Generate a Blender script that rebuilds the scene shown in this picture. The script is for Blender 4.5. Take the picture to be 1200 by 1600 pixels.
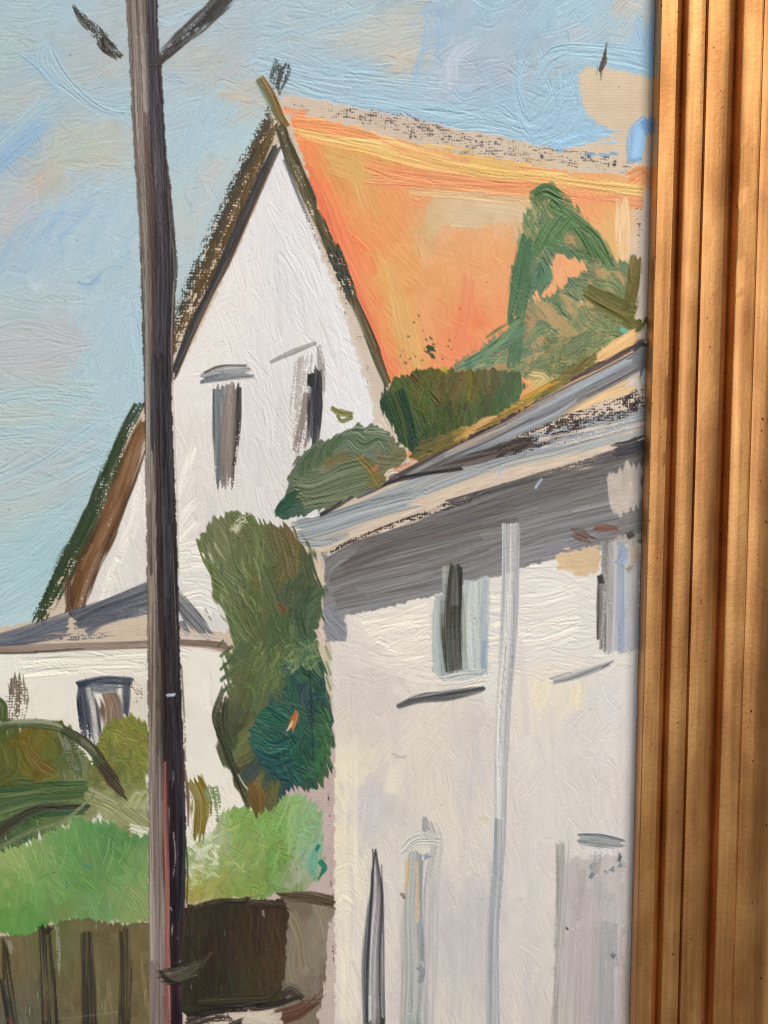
import bpy, math, random
import numpy as np
from mathutils import Matrix, Vector

# ------------------------------------------------------------------ camera, light, exposure
F_PX, DIST, PITCH, ROLL = 1300.0, 0.325, math.radians(2.71), math.radians(0.62)
scene = bpy.context.scene
for o in list(bpy.data.objects):
    bpy.data.objects.remove(o)
C = scene.collection

def camera_axes():
    d = np.array([0, math.cos(PITCH), -math.sin(PITCH)])
    u = np.array([0, math.sin(PITCH), math.cos(PITCH)])
    r = np.array([1.0, 0, 0])
    r2 = r * math.cos(ROLL) + u * math.sin(ROLL)
    u2 = u * math.cos(ROLL) - r * math.sin(ROLL)
    return r2, u2, d, -d * DIST

_r, _u, _d, _c = camera_axes()
cam_data = bpy.data.cameras.new('camera')
cam_data.sensor_fit = 'VERTICAL'
cam_data.sensor_height = 36.0
cam_data.lens = 36.0 * F_PX / 1600.0
cam_data.clip_start = 0.01
cam_data.clip_end = 50.0
cam = bpy.data.objects.new('camera', cam_data)
C.objects.link(cam)
cam.matrix_world = Matrix(((_r[0], _u[0], -_d[0], _c[0]), (_r[1], _u[1], -_d[1], _c[1]),
                           (_r[2], _u[2], -_d[2], _c[2]), (0, 0, 0, 1)))
scene.camera = cam

world = bpy.data.worlds.new('World')
scene.world = world
world.use_nodes = True
bg = world.node_tree.nodes['Background']
bg.inputs[0].default_value = (0.88, 0.94, 1.0, 1)
bg.inputs[1].default_value = 0.13

def area_lamp(name, loc, target, size, power, color):
    l = bpy.data.lights.new(name, 'AREA')
    l.shape = 'RECTANGLE'
    l.size, l.size_y = size
    l.energy = power
    l.color = color
    o = bpy.data.objects.new(name, l)
    C.objects.link(o)
    o.location = loc
    o.rotation_euler = (Vector(target) - Vector(loc)).to_track_quat('-Z', 'Y').to_euler()
    return o

# a warm window high on the right of the picture, and an added soft fill lamp from the front
area_lamp('window_light', (0.95, -2.15, 3.15), (0.0, 0, -0.02), (1.1, 1.3), 176.0, (1.0, 0.935, 0.85))
area_lamp('fill_light', (0.15, -2.4, 0.35), (0, 0, -0.05), (1.3, 1.3), 19.5, (0.95, 0.98, 1.0))

scene.cycles.use_denoising = False
scene.cycles.pixel_filter_type = 'BLACKMAN_HARRIS'
scene.cycles.filter_width = 1.1
scene.view_settings.view_transform = 'Standard'
scene.view_settings.look = 'None'
scene.view_settings.exposure = 0.0
scene.view_settings.gamma = 1.0
scene.view_settings.use_curve_mapping = False
# ------------------------------------------------------------------ paint engine (numpy): strokes laid on a canvas height field
def on_canvas(px, py):
    """A point of the photograph -> millimetres on the plane of the canvas."""
    px = np.asarray(px, float); py = np.asarray(py, float)
    ray = _r * ((px - 600) / F_PX)[..., None] - _u * ((py - 800) / F_PX)[..., None] + _d
    k = -_c[1] / ray[..., 1]
    p = _c + ray * k[..., None]
    return p[..., 0] * 1000, p[..., 2] * 1000

MM = DIST / F_PX * 1000            # one photograph pixel in mm

def smooth_table(seed, cells=128, up=8):
    g = np.random.RandomState(seed).rand(cells, cells).astype(np.float32)
    x = np.arange(cells * up) / up
    i = x.astype(int); f = (x - i).astype(np.float32); f = f * f * (3 - 2 * f)
    a = g[i % cells] * (1 - f)[:, None] + g[(i + 1) % cells] * f[:, None]
    return a[:, i % cells] * (1 - f)[None] + a[:, (i + 1) % cells] * f[None]

NT = [smooth_table(k) for k in range(3)]

def vn(a, b, seed=0, k=0):
    ia = (a * 8 + (seed * 37.7) % 1024).astype(np.int32) & 1023
    ib = (b * 8 + (seed * 91.3) % 1024).astype(np.int32) & 1023
    return NT[k][ia, ib]

def sst(x):
    x = np.clip(x, 0, 1)
    return x * x * (3 - 2 * x)

def spline(pts, n=6):
    p = np.array(pts, float)
    if len(p) < 3:
        return p
    q = np.vstack([2 * p[0] - p[1], p, 2 * p[-1] - p[-2]])
    out = []
    for i in range(1, len(q) - 2):
        for t in np.linspace(0, 1, n, endpoint=False):
            a, b, c, d = q[i - 1], q[i], q[i + 1], q[i + 2]
            out.append(0.5 * (2 * b + (c - a) * t + (2 * a - 5 * b + 4 * c - d) * t * t + (3 * b - a - 3 * c + d) * t ** 3))
    out.append(q[-2])
    return np.array(out)

RELIEF = 2.6

class Canvas:
    def __init__(s, x0, x1, z0, z1, cell):
        s.x0, s.z1, s.cell = x0, z1, cell
        s.W = int((x1 - x0) / cell) + 1
        s.H = int((z1 - z0) / cell) + 1
        s.k = MM / cell                                   # photo pixels -> cells
        jj, ii = np.meshgrid(np.arange(s.W, dtype=np.float32), np.arange(s.H, dtype=np.float32))
        X = x0 + jj * cell; Z = z1 - ii * cell
        s.X, s.Z = X, Z
        # plain weave: rows of short thread floats, irregular in thickness
        p = 1.12
        wx = X / (p * 0.9) + 1.5 * vn(X / 50, Z / 12, 3) + 0.5 * vn(X / 2.6, Z / 2.6, 9)
        wz = Z / p + 1.5 * vn(X / 12, Z / 50, 5) + 0.5 * vn(X / 3.2, Z / 2.0, 12)
        slub = 0.35 + 0.9 * vn(X / 5, Z / 0.9, 8, 1)
        slub2 = 0.35 + 0.9 * vn(X / 0.9, Z / 6, 4, 1)
        t = 0.17 * np.cos(6.2832 * wz) * slub + 0.16 * np.cos(6.2832 * wx) * slub2
        s.weave = t.astype(np.float32)
        s.tooth = (0.5 + 0.7 * t + 0.42 * (vn(X / 1.1, Z / 0.55, 2, 2) - 0.5) + 0.40 * (vn(X / 0.6, Z / 0.6, 17, 0) - 0.5) + 0.30 * (vn(X / 3, Z / 3, 6, 1) - 0.5)).astype(np.float32)
        s.h = (0.085 * s.weave + 0.04 * s.tooth).astype(np.float32)        # mm
        s.col = np.zeros((s.H, s.W, 3), np.float32)
        s.reg = np.zeros((s.H, s.W), np.int16)

    def cells(s, pts):
        p = np.array(pts, float)
        x, z = on_canvas(p[:, 0], p[:, 1])
        return np.stack([(x - s.x0) / s.cell, (s.z1 - z) / s.cell], 1)

    def box(s, q, m):
        a = np.floor(q.min(0) - m).astype(int); b = np.ceil(q.max(0) + m).astype(int) + 1
        return max(a[0], 0), max(a[1], 0), min(b[0], s.W), min(b[1], s.H)

    def mask(s, poly, rag=0.0, soft=1.0, seed=0, scale=6.0, drag=None, reach=5):
        """Soft coverage of a polygon with a ragged edge, whole canvas (y, x)."""
        q = s.cells(poly)
        x0, y0, x1, y1 = s.box(q, rag * s.k * 2 + 3 + (4 * reach * s.k if drag is not None else 0))
        m = np.zeros((s.H, s.W), np.float32)
        if x1 <= x0 or y1 <= y0:
            return m
        yy, xx = np.mgrid[y0:y1, x0:x1].astype(np.float32)
        X = s.X[y0:y1, x0:x1]; Z = s.Z[y0:y1, x0:x1]
        if rag:
            r = rag * s.k
            sc = scale * MM
            xx = xx + r * 2 * (vn(X / sc, Z / sc, seed + 1, 1) - 0.5) + r * (vn(X / sc * 3, Z / sc * 3, seed + 2, 2) - 0.5)
            yy = yy + r * 2 * (vn(X / sc, Z / sc, seed + 3, 1) - 0.5) + r * (vn(X / sc * 3, Z / sc * 3, seed + 4, 2) - 0.5)
        ins = np.zeros(xx.shape, bool)
        n = len(q)
        for i in range(n):
            ax, ay = q[i]; bx, by = q[(i + 1) % n]
            if ay == by:
                continue
            c = (ay > yy) != (by > yy)
            ins ^= c & (xx < (bx - ax) * (yy - ay) / (by - ay) + ax)
        f = ins.astype(np.float32)
        for _ in range(int(soft)):
            g = f.copy()
            g[1:-1, 1:-1] = (f[1:-1, 1:-1] * 2 + f[:-2, 1:-1] + f[2:, 1:-1] + f[1:-1, :-2] + f[1:-1, 2:]) / 6
            f = g
        if drag is not None:
            # the edge breaks up into bristle marks that run along the angle drag
            for _ in range(int(reach * reach * s.k * s.k)):
                g = f.copy()
                g[1:-1, 1:-1] = (f[1:-1, 1:-1] + f[:-2, 1:-1] + f[2:, 1:-1] + f[1:-1, :-2] + f[1:-1, 2:]) / 5
                f = g
            ca, sa = math.cos(math.radians(drag)), -math.sin(math.radians(drag))
            al, ac = X * ca + Z * sa, -X * sa + Z * ca
            n = 0.6 * vn(ac / 0.75, al / 5.5, seed + 21, 1) + 0.4 * vn(ac / 2.2, al / 7, seed + 22, 2)
            f = sst((f - (0.5 + 1.25 * (n - 0.5))) / 0.34 + 0.5) * sst((f - 0.04) / 0.12)
        m[y0:y1, x0:x1] = f
        return m

    def field(s, keys, X, Z, pw=1.6):
        k = np.array([[a, b] for a, b, _ in keys], float)
        kx, kz = on_canvas(k[:, 0], k[:, 1])
        num = np.zeros(X.shape + (3,), np.float32); den = np.zeros(X.shape, np.float32)
        for (a, b, c), x, z in zip(keys, kx, kz):
            w = 1.0 / ((X - x) ** 2 + (Z - z) ** 2 + 9.0) ** pw
            num += w[..., None] * (np.array(c, np.float32) / 255); den += w
        return num / den[..., None]

    def base(s, poly, keys, rag=2.0, seed=0, a=1.0, jit=0.02, body=0.03, soft=1, m=None, flat=0.5):
        """A thin even underlayer over a polygon in the colours of its keys."""
        if m is None:
            m = s.mask(poly, rag, soft, seed)
        ys, xs = np.nonzero(m.max(1) > 0)[0], np.nonzero(m.max(0) > 0)[0]
        if not len(ys) or not len(xs):
            return m
        sl = (slice(ys[0], ys[-1] + 1), slice(xs[0], xs[-1] + 1))
        X, Z = s.X[sl], s.Z[sl]
        n1 = vn(X / 4, Z / 4, seed, 1) - 0.5; n2 = vn(X / 1.1, Z / 1.1, seed + 7, 2) - 0.5
        c = s.field(keys, X + 9 * n1, Z + 9 * (vn(X / 4, Z / 4, seed + 5, 1) - 0.5))
        c = c + (jit * 2 * n1 + jit * n2)[..., None]
        aa = (m[sl] * a)[..., None]
        s.col[sl] = s.col[sl] * (1 - aa) + c * aa
        s.h[sl] = s.h[sl] * (1 - flat * aa[..., 0]) + aa[..., 0] * body
        return m

    def stroke(s, pts, w, c, a=1.0, dry=0.30, load=1.0, drop=0.30, body=0.05, ridge=0.07, pitch=4.2, mixw=0.5,
               jit=0.05, ends=0.8, seed=None, clip=None, curve=True, edge=0.03, rag=0.25, stretch=14.0, taper=0.0, hard=0.20, pick=0.30, micro=1.0, feather=None, wob=None):
        """One brush stroke: colours c are laid side by side across its width and streaked by the bristles."""
        if seed is None:
            seed = s.rng.randint(0, 9999)
        w0 = max(w) if isinstance(w, (list, tuple)) else w
        wob = min(0.10 * w0, 2.2) if wob is None else wob
        pts = np.array(pts, float) + np.random.RandomState(seed).normal(0, 1, (len(pts), 2)) * wob
        q = s.cells(spline(pts) if curve else pts)
        if feather is None:
            feather = 0.0 if w0 < 6 else 0.38
        wl = (1.14 + 0.40 * feather) * np.array(w if isinstance(w, (list, tuple)) else [w, w], float) * 0.5 * s.k
        wm = wl.max()
        x0, y0, x1, y1 = s.box(q, wm * 1.2 + 2)
        if x1 - x0 < 1 or y1 - y0 < 1:
            return
        if clip is not None and clip[y0:y1, x0:x1].max() <= 0:
            return
        yy, xx = np.mgrid[y0:y1, x0:x1].astype(np.float32)
        seg = np.diff(q, axis=0); ln = np.hypot(seg[:, 0], seg[:, 1]) + 1e-6
        cum = np.concatenate([[0], np.cumsum(ln)]); Lt = cum[-1]
        best = np.full(xx.shape, 1e9, np.float32); S = np.zeros_like(best); T = np.zeros_like(best)
        for i in range(len(seg)):
            ux, uy = seg[i] / ln[i]
            dx = xx - q[i, 0]; dy = yy - q[i, 1]
            al = dx * ux + dy * uy
            lo = -1e9 if i == 0 else 0.0
            hi = 1e9 if i == len(seg) - 1 else ln[i]
            ac = np.clip(al, lo, hi)
            # the ends stay open so that the caps can be ragged
            d2 = (dx - ac * ux) ** 2 + (dy - ac * uy) ** 2
            up = d2 < best
            best = np.where(up, d2, best)
            S = np.where(up, cum[i] + ac, S)
            T = np.where(up, dx * uy - dy * ux, T)
        wr = np.interp(np.clip(S / Lt, 0, 1), np.linspace(0, 1, len(wl)), wl).astype(np.float32)
        if taper:
            e = np.minimum(S, Lt - S) / (taper * Lt + 1e-6)
            wr = wr * np.clip(0.25 + 0.75 * e, 0.15, 1)
        t = T / np.maximum(wr, 0.5)
        pc = pitch * s.k                                  # bristle spacing in cells
        B = vn(T / pc * 1.0 + 50, S / (pc * stretch) + 50, seed, 0)
        B2 = vn(T / pc * 2.3 + 50, S / (pc * stretch * 0.7) + 50, seed + 3, 1)
        B3 = vn(T / (pc * 2.6) + 50, S / (pc * stretch * 1.6) + 50, seed + 5, 2)
        B4 = vn(T / pc * 3.1 + 50, S / (pc * stretch * 0.5) + 50, seed + 13, 2)
        G = 0.42 * B + 0.30 * B2 + 0.28 * B4
        loss = np.clip(0.5 + (G - 0.5) * 1.7, 0, 1)
        al = np.clip((1 - np.abs(t) + rag * (B3 - 0.5) + 0.5 * rag * (B4 - 0.5) - 2.2 / np.maximum(wr, 3) * (loss - 0.5) * 0.5) * np.maximum(wr, 1) / 1.8, 0, 1)
        if feather:
            al = al * sst((1 - np.abs(t) + 0.8 * (G - 0.5)) / feather)
        em = ends * wm
        Eb = (vn(T / (pc * 0.8) + 50, T * 0 + 7, seed + 9, 1) - 0.3) * 2.0 * em
        al = al * np.clip((S + Eb * 0.6) / 1.5 + 0.5, 0, 1) * np.clip((Lt - S + Eb) / 1.5 + 0.5, 0, 1)
        if dry > 0 or drop > 0:
            dep = load - drop * np.clip(S / Lt, 0, 1) ** 2 + 1.1 * (G - 0.5) - 0.25 * np.clip((np.abs(t) - 0.6) / 0.4, 0, 1)
            tooth = 1 - s.tooth[y0:y1, x0:x1]
            al = al * sst((dep - dry * tooth) / hard)
        al = al * a * (1 - pick * sst((0.62 - G) / 0.3))
        if clip is not None:
            al = al * clip[y0:y1, x0:x1]
        cols = np.array(c if isinstance(c[0], (list, tuple)) else [c], np.float32) / 255
        n = len(cols)
        if n > 1:
            f = np.clip((t * 0.5 + 0.5 + mixw * (B3 - 0.5) + mixw * 0.6 * (G - 0.5)) * (n - 1), 0, n - 1.001)
            i = f.astype(int); fr = (f - i)[..., None]
            cc = cols[i] * (1 - fr) + cols[i + 1] * fr
        else:
            cc = np.broadcast_to(cols[0], xx.shape + (3,))
        cc = cc + ((G - 0.5) * 2.2 * jit + (B4 - 0.5) * 0.8 * jit)[..., None] + ((B3 - 0.5) * jit)[..., None] * np.array([1.0, 0.9, 0.7], np.float32)
        cc = cc - (np.exp(-((B - 0.5) / 0.075) ** 2) * (0.010 + 0.35 * jit))[..., None]  # bristle furrows drawn darker, their shade put into the paint colour
        sl = (slice(y0, y1), slice(x0, x1))
        A = al[..., None]
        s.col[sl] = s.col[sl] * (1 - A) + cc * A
        rim = np.exp(-((np.abs(t) - 0.88) / 0.16) ** 2) * edge * 2.2
        furrow = np.exp(-((B - 0.5) / 0.075) ** 2) * (0.4 + 0.9 * B3) + 0.55 * np.exp(-((B2 - 0.5) / 0.10) ** 2)
        nh = body + ridge * RELIEF * ((G - 0.5) * 1.7 - 1.05 * furrow + micro * 0.3 * (B4 - 0.5)) + rim + 0.28 * s.h[sl]
        s.h[sl] = s.h[sl] * (1 - al) + nh * al

    def fill(s, poly, keys, n, L, w, ang, sp=20, jit=0.045, cj=0.02, clip=None, rag=3.0, seed=1, bend=0.12, a=(0.6, 1.0), at=None, under=None, **kw):
        """Many strokes inside a polygon; keys give the colour at each place, ang the direction (degrees, down is +)."""
        if clip is None:
            clip = s.mask(poly, rag, 1, seed)
        if under is not None:
            s.base(poly, keys, rag, seed, a=under, m=clip)
        rs = np.random.RandomState(seed)
        p = np.array(poly, float); lo, hi = p.min(0), p.max(0)
        k = np.array([[x, y] for x, y, _ in keys], float); kc = np.array([q for _, _, q in keys], float)
        done = 0; tries = 0
        while done < n and tries < n * 12:
            tries += 1
            x, y = lo + rs.rand(2) * (hi - lo)
            r6 = rs.rand(8)
            if not inside(p, x, y):
                continue
            done += 1
            d2 = (k[:, 0] - x) ** 2 + (k[:, 1] - y) ** 2 + 60
            wt = 1 / d2 ** 1.7
            col = (wt[:, None] * kc).sum(0) / wt.sum()
            col = col * (1 + cj * (r6[0] - 0.5) * 2) + (rs.rand(3) - 0.5) * 255 * cj
            th = math.radians((ang(x, y) if callable(ang) else ang) + (r6[1] - 0.5) * 2 * sp)
            l = L * (0.6 + 0.8 * r6[2]); ww = w * (0.6 + 0.8 * r6[3])
            if r6[4] < 0.5:
                th += math.pi
            dx, dy = math.cos(th) * l / 2, math.sin(th) * l / 2
            b = (r6[5] - 0.5) * 2 * bend * l
            s.stroke([(x - dx, y - dy), (x - dy / l * 2 * b, y + dx / l * 2 * b), (x + dx, y + dy)], ww, tuple(col), a=a[0] + (a[1] - a[0]) * r6[6],
                     jit=jit, clip=clip, seed=int(r6[7] * 9999), **kw)

    def specks(s, poly, n, r, c, seed=0, h=0.06):
        rs = np.random.RandomState(seed)
        p = np.array(poly, float); lo, hi = p.min(0), p.max(0)
        for _ in range(n):
            x, y = lo + rs.rand(2) * (hi - lo)
            rr = r * (0.5 + rs.rand())
            th = rs.rand() * 6.28
            if inside(p, x, y):
                s.stroke([(x, y), (x + rr * math.cos(th), y + rr * math.sin(th))], rr * 1.6, c, body=h, ends=0.4, rag=0.7, curve=False)

    def region(s, rid, poly):
        s.reg[s.mask(poly, 0, 0) > 0.5] = rid

def inside(p, x, y):
    ins = False
    j = len(p) - 1
    for i in range(len(p)):
        if (p[i, 1] > y) != (p[j, 1] > y) and x < (p[j, 0] - p[i, 0]) * (y - p[i, 1]) / (p[j, 1] - p[i, 1]) + p[i, 0]:
            ins = not ins
        j = i
    return ins
# ------------------------------------------------------------------ the picture, layer by layer (points in pixels of the 1200 x 1600 photograph)
SKY = [(-300, 100, (169, 191, 202)), (-300, 600, (174, 197, 206)), (-300, 950, (172, 201, 209)), (200, -200, (165, 189, 200)), (700, -200, (157, 184, 200)),
       (1000, -200, (155, 184, 202)),
       (20, 20, (169, 189, 198)), (110, 10, (164, 190, 202)), (40, 60, (170, 187, 193)), (150, 50, (170, 185, 192)), (165, 112, (179, 182, 182)),
       (130, 95, (176, 184, 186)), (60, 95, (158, 185, 202)), (100, 150, (162, 187, 200)), (180, 160, (164, 190, 202)), (30, 150, (181, 187, 185)), (10, 130, (174, 189, 192)),
       (20, 228, (143, 175, 202)), (45, 205, (151, 182, 203)), (5, 255, (146, 177, 205)), (100, 235, (179, 189, 181)), (150, 245, (188, 187, 172)), (60, 275, (191, 182, 171)), (80, 255, (186, 184, 174)), (165, 225, (183, 187, 181)), (120, 215, (176, 187, 182)),
       (20, 290, (179, 194, 196)), (130, 300, (169, 192, 207)), (180, 290, (174, 194, 205)), (30, 330, (186, 185, 189)), (15, 350, (184, 187, 192)), (110, 350, (174, 196, 209)), (170, 340, (179, 198, 209)),
       (70, 375, (164, 190, 207)), (30, 400, (163, 190, 207)), (140, 400, (172, 196, 207)), (60, 450, (179, 198, 206)), (180, 440, (172, 196, 207)), (20, 490, (174, 194, 200)),
       (70, 530, (184, 185, 189)), (100, 545, (183, 187, 192)), (20, 540, (190, 190, 188)), (60, 575, (184, 187, 188)), (180, 520, (174, 199, 209)), (150, 590, (172, 198, 207)),
       (40, 620, (179, 197, 198)), (30, 640, (186, 196, 191)), (120, 660, (169, 196, 205)), (190, 640, (174, 199, 207)), (40, 690, (172, 194, 200)), (60, 700, (179, 192, 196)), (150, 720, (170, 197, 206)),
       (100, 740, (177, 191, 196)), (30, 770, (186, 196, 195)), (20, 740, (179, 197, 200)), (60, 830, (170, 197, 203)), (100, 870, (164, 194, 200)), (40, 900, (170, 201, 207)), (20, 960, (179, 204, 210)),
       (275, 30, (172, 185, 192)), (285, 100, (174, 182, 184)), (320, 110, (179, 180, 178)), (340, 60, (170, 185, 195)), (350, 110, (177, 182, 181)), (280, 150, (169, 190, 202)), (330, 145, (167, 191, 205)),
       (290, 220, (170, 194, 205)), (330, 220, (172, 196, 205)), (340, 270, (188, 192, 192)), (290, 290, (174, 196, 203)), (300, 350, (186, 194, 193)), (280, 420, (179, 196, 200)), (285, 500, (176, 192, 195)), (250, 600, (174, 197, 205)),
       (400, 30, (164, 187, 200)), (370, 60, (170, 182, 191)), (365, 140, (186, 184, 178)), (385, 150, (188, 184, 174)), (350, 160, (174, 196, 205)), (370, 200, (170, 197, 206)), (400, 90, (164, 187, 202)), (350, 230, (174, 198, 206)),
       (480, 30, (163, 187, 200)), (560, 15, (164, 187, 199)), (470, 55, (172, 182, 186)), (530, 50, (179, 182, 181)), (600, 60, (186, 184, 177)), (635, 45, (184, 184, 178)), (645, 90, (197, 185, 167)), (630, 105, (193, 184, 169)), (500, 85, (165, 187, 200)),
       (450, 110, (162, 187, 203)), (540, 110, (160, 187, 205)), (610, 135, (160, 185, 203)), (570, 150, (158, 185, 205)), (480, 140, (164, 187, 202)), (460, 152, (186, 184, 174)), (640, 165, (162, 189, 206)),
       (680, 30, (145, 175, 200)), (672, 90, (144, 174, 202)), (690, 60, (150, 175, 198)), (700, 110, (180, 190, 203)), (698, 130, (185, 188, 202)), (712, 80, (172, 187, 202)), (665, 140, (151, 181, 202)),
       (730, 40, (157, 178, 195)), (770, 15, (150, 181, 199)), (770, 70, (161, 177, 191)), (740, 110, (158, 175, 193)), (830, 70, (155, 178, 195)), (800, 110, (161, 175, 189)), (850, 120, (162, 177, 188)), (840, 140, (161, 178, 191)),
       (860, 30, (151, 184, 202)), (920, 20, (152, 188, 206)), (960, 40, (159, 188, 203)), (905, 55, (172, 184, 191)), (990, 8, (186, 182, 174)), (1005, 60, (144, 177, 203)), (950, 60, (164, 184, 199)), (1000, 95, (150, 188, 209)), (920, 88, (155, 187, 205)),
       (760, 140, (154, 184, 203)), (720, 160, (155, 185, 205)), (800, 170, (151, 185, 206)), (880, 150, (151, 187, 209)), (895, 120, (154, 184, 203)), (900, 205, (150, 187, 212)), (940, 208, (155, 185, 207)), (850, 210, (151, 187, 209)), (700, 185, (154, 187, 206)), (860, 180, (151, 185, 207))]

GABLE = [(437, 222), (452, 262), (478, 330), (505, 400), (535, 470), (560, 540), (585, 615), (605, 665), (612, 700), (560, 740), (470, 830), (350, 990), (330, 985), (215, 960), (96, 962), (110, 935), (150, 870), (200, 760), (228, 700), (275, 590), (320, 500), (372, 390), (410, 300)]
SKYPOLY = [(-620, -260), (1060, -260), (1060, 118), (1012, 121), (985, 112), (950, 108), (912, 107), (905, 118), (906, 140), (912, 165), (930, 188), (962, 206), (950, 216), (905, 226), (870, 232), (830, 224), (780, 212), (720, 202), (660, 188), (600, 176), (540, 164), (490, 152), (445, 148), (425, 175), (330, 370), (230, 620), (150, 780), (60, 968), (-20, 985), (-620, 1010)]
ROOF = [(452, 178), (520, 190), (600, 212), (700, 238), (800, 252), (880, 268), (1008, 278), (1002, 330), (996, 430), (1000, 545), (900, 600), (700, 720), (640, 720), (612, 600), (575, 510), (535, 410), (500, 330), (474, 250)]

def paint(cv):
    cv.rng = np.random.RandomState(11)
    S = cv.stroke
    # --- primed canvas
    cv.base([(-700, -400), (1100, -400), (1100, 1900), (-700, 1900)],
            [(700, 220, (200, 182, 164)), (950, 160, (206, 186, 160)), (990, 350, (206, 190, 176)), (510, 1300, (192, 172, 166)), (515, 1550, (196, 178, 170)), (560, 500, (204, 188, 172)), (880, 870, (212, 188, 160)), (100, 980, (204, 186, 166)), (990, 720, (212, 196, 180)), (480, 850, (206, 188, 168)), (350, 1590, (206, 190, 172))], rag=0, body=0.0, flat=0.0, jit=0.015)

    # --- sky
    sky = cv.mask(SKYPOLY, 2.5, 1, 4)
    bare = cv.mask([(912, 106), (950, 107), (985, 113), (1030, 124), (1030, 300), (880, 240), (965, 206), (930, 190), (912, 165), (906, 140)], 4, 5, 5)
    skyc = sky * (1 - bare)
    cv.base(SKYPOLY, SKY, m=skyc, seed=4, jit=0.025)
    left = [(-20, -20), (240, -20), (240, 620), (70, 970), (-20, 985)]
    def sky_ang(x, y):
        if x < 260:
            if y < 300: return -25
            if y < 460: return -48
            if y < 640 and x > 110: return -56
            if y < 760: return 8
            return -22
        if x < 430: return -52 if y > 150 else -25
        if y > 90 and x < 720: return 12
        if x < 660: return -14
        return -50 if y < 100 else 5
    cv.fill([(-600, -240), (-20, -240), (-20, 980), (-600, 1000)], SKY, 260, 130, 26, -30, 30, clip=skyc, seed=40, ridge=0.05)
    cv.fill([(-20, -240), (1060, -240), (1060, -10), (-20, -10)], SKY, 160, 130, 26, -10, 30, clip=skyc, seed=41, ridge=0.05)
    cv.fill([(-20, -20), (1040, -20), (1040, 240), (440, 240), (60, 990), (-20, 990)], SKY, 620, 80, 20, sky_ang, 26, clip=skyc, seed=5, ridge=0.065, cj=0.014, jit=0.02, a=(0.3, 0.75), pitch=3.2, stretch=20, body=0.03, edge=0.012, rag=0.8, feather=0.6, pick=0.5)
    cv.fill([(-20, -20), (1040, -20), (1040, 240), (440, 240), (60, 990), (-20, 990)], SKY, 420, 46, 11, sky_ang, 40, clip=skyc, seed=6, ridge=0.075, cj=0.014, jit=0.022, a=(0.25, 0.7), body=0.03, bend=0.3, edge=0.015, rag=0.8, feather=0.5, pick=0.5)
    def sk(pts, w, c, **k):
        kk = dict(clip=skyc, ridge=0.075, jit=0.018, pitch=3.2, rag=0.8, edge=0.012, a=0.62, stretch=20, pick=0.5, feather=0.7, wob=4.0, ends=1.2)
        kk.update(k)
        S(pts, w, c, **kk)
    # dragged sweeps that show in the photograph
    for d in range(4):
        o = d * 11
        sk([(66 + o * 0.6, 60 + o), (72 + o * 0.7, 100 + o * 0.6), (108 + o * 0.6, 140 + o * 0.45), (160, 156 + o * 0.6), (212, 156 + o * 0.75)], 16, (164, 190, 204), ridge=0.09)
    sk([(38, 90), (52, 104), (80, 135)], 14, (154, 185, 205))
    for d in range(5):
        sk([(-20 + d * 4, 268 - d * 13), (30 + d * 3, 212 - d * 8), (62, 170 - d * 3)], 15, [(147, 179, 205), (156, 187, 208), (169, 193, 204)][min(d, 2)], ridge=0.1)
    sk([(-15, 258), (24, 236), (62, 204)], 24, (144, 177, 206), a=0.8)
    for d in range(9):
        sk([(-20 + d * 26, 440 - d * 6), (20 + d * 24, 380 - d * 6), (60 + d * 22, 325 - d * 4)], 22, [(161, 190, 209), (172, 196, 209)][d % 2], a=0.6, ridge=0.09)
    for d in range(5):
        sk([(12 + d * 20, 386 - d * 3), (38 + d * 20, 350 - d * 3), (58 + d * 20, 330)], 9, (147, 178, 205), a=0.35)
    sk([(-10, 345), (20, 340), (50, 328)], 22, (184, 190, 196), a=0.7)
    for d in range(10):
        sk([(112 + d * 11, 592), (140 + d * 10, 540), (176 + d * 7, 470)], 14, (172, 198, 210), ridge=0.11, pitch=3.6, stretch=22)
    for d in range(7):
        sk([(150 + d * 10, 690 - d * 12), (180 + d * 6, 620 - d * 10), (212, 560 - d * 14)], 13, (172, 198, 209), ridge=0.09)
    sk([(124, 446), (140, 440), (152, 436)], 11, (139, 172, 204), a=0.8)
    sk([(180, 418), (192, 410)], 9, (156, 190, 209), a=0.7)
    for d in range(3):
        sk([(-10, 520 + d * 22), (50, 515 + d * 20), (120, 530 + d * 12)], 24, (182, 189, 195), a=0.7, ridge=0.06)
    for d in range(6):
        sk([(-15, 606 + d * 17), (60, 596 + d * 18), (135, 604 + d * 19)], 18, [(180, 198, 199), (170, 196, 205), (176, 196, 204)][d % 3], a=0.7, ridge=0.1)
    for d in range(7):
        sk([(-15, 790 - d * 8), (70, 762 - d * 12), (155, 722 - d * 16)], 16, [(180, 195, 201), (169, 198, 208), (177, 193, 201)][d % 3], a=0.65, ridge=0.1)
    for d in range(5):
        sk([(-10, 870 + d * 22), (40, 850 + d * 20), (80, 815 + d * 20), (110, 790 + d * 14)], 18, [(166, 196, 205), (172, 201, 209)][d % 2], a=0.6, ridge=0.09)
    # between the pole and the gable
    for d in range(7):
        sk([(268 + d * 9, 262 - d * 4), (288 + d * 10, 214 - d * 4), (318 + d * 8, 160)], 12, (168, 194, 208), ridge=0.1)
    sk([(268, 116), (275, 126), (284, 134)], 12, (156, 177, 195))
    sk([(262, 40), (300, 20), (340, 2)], 15, (166, 193, 208), ridge=0.1)
    for d in range(4):
        sk([(290 + d * 13, 480 - d * 44), (305 + d * 14, 400 - d * 38), (330 + d * 16, 330 - d * 34)], 20, (178, 196, 201), a=0.6, ridge=0.05)
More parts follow.
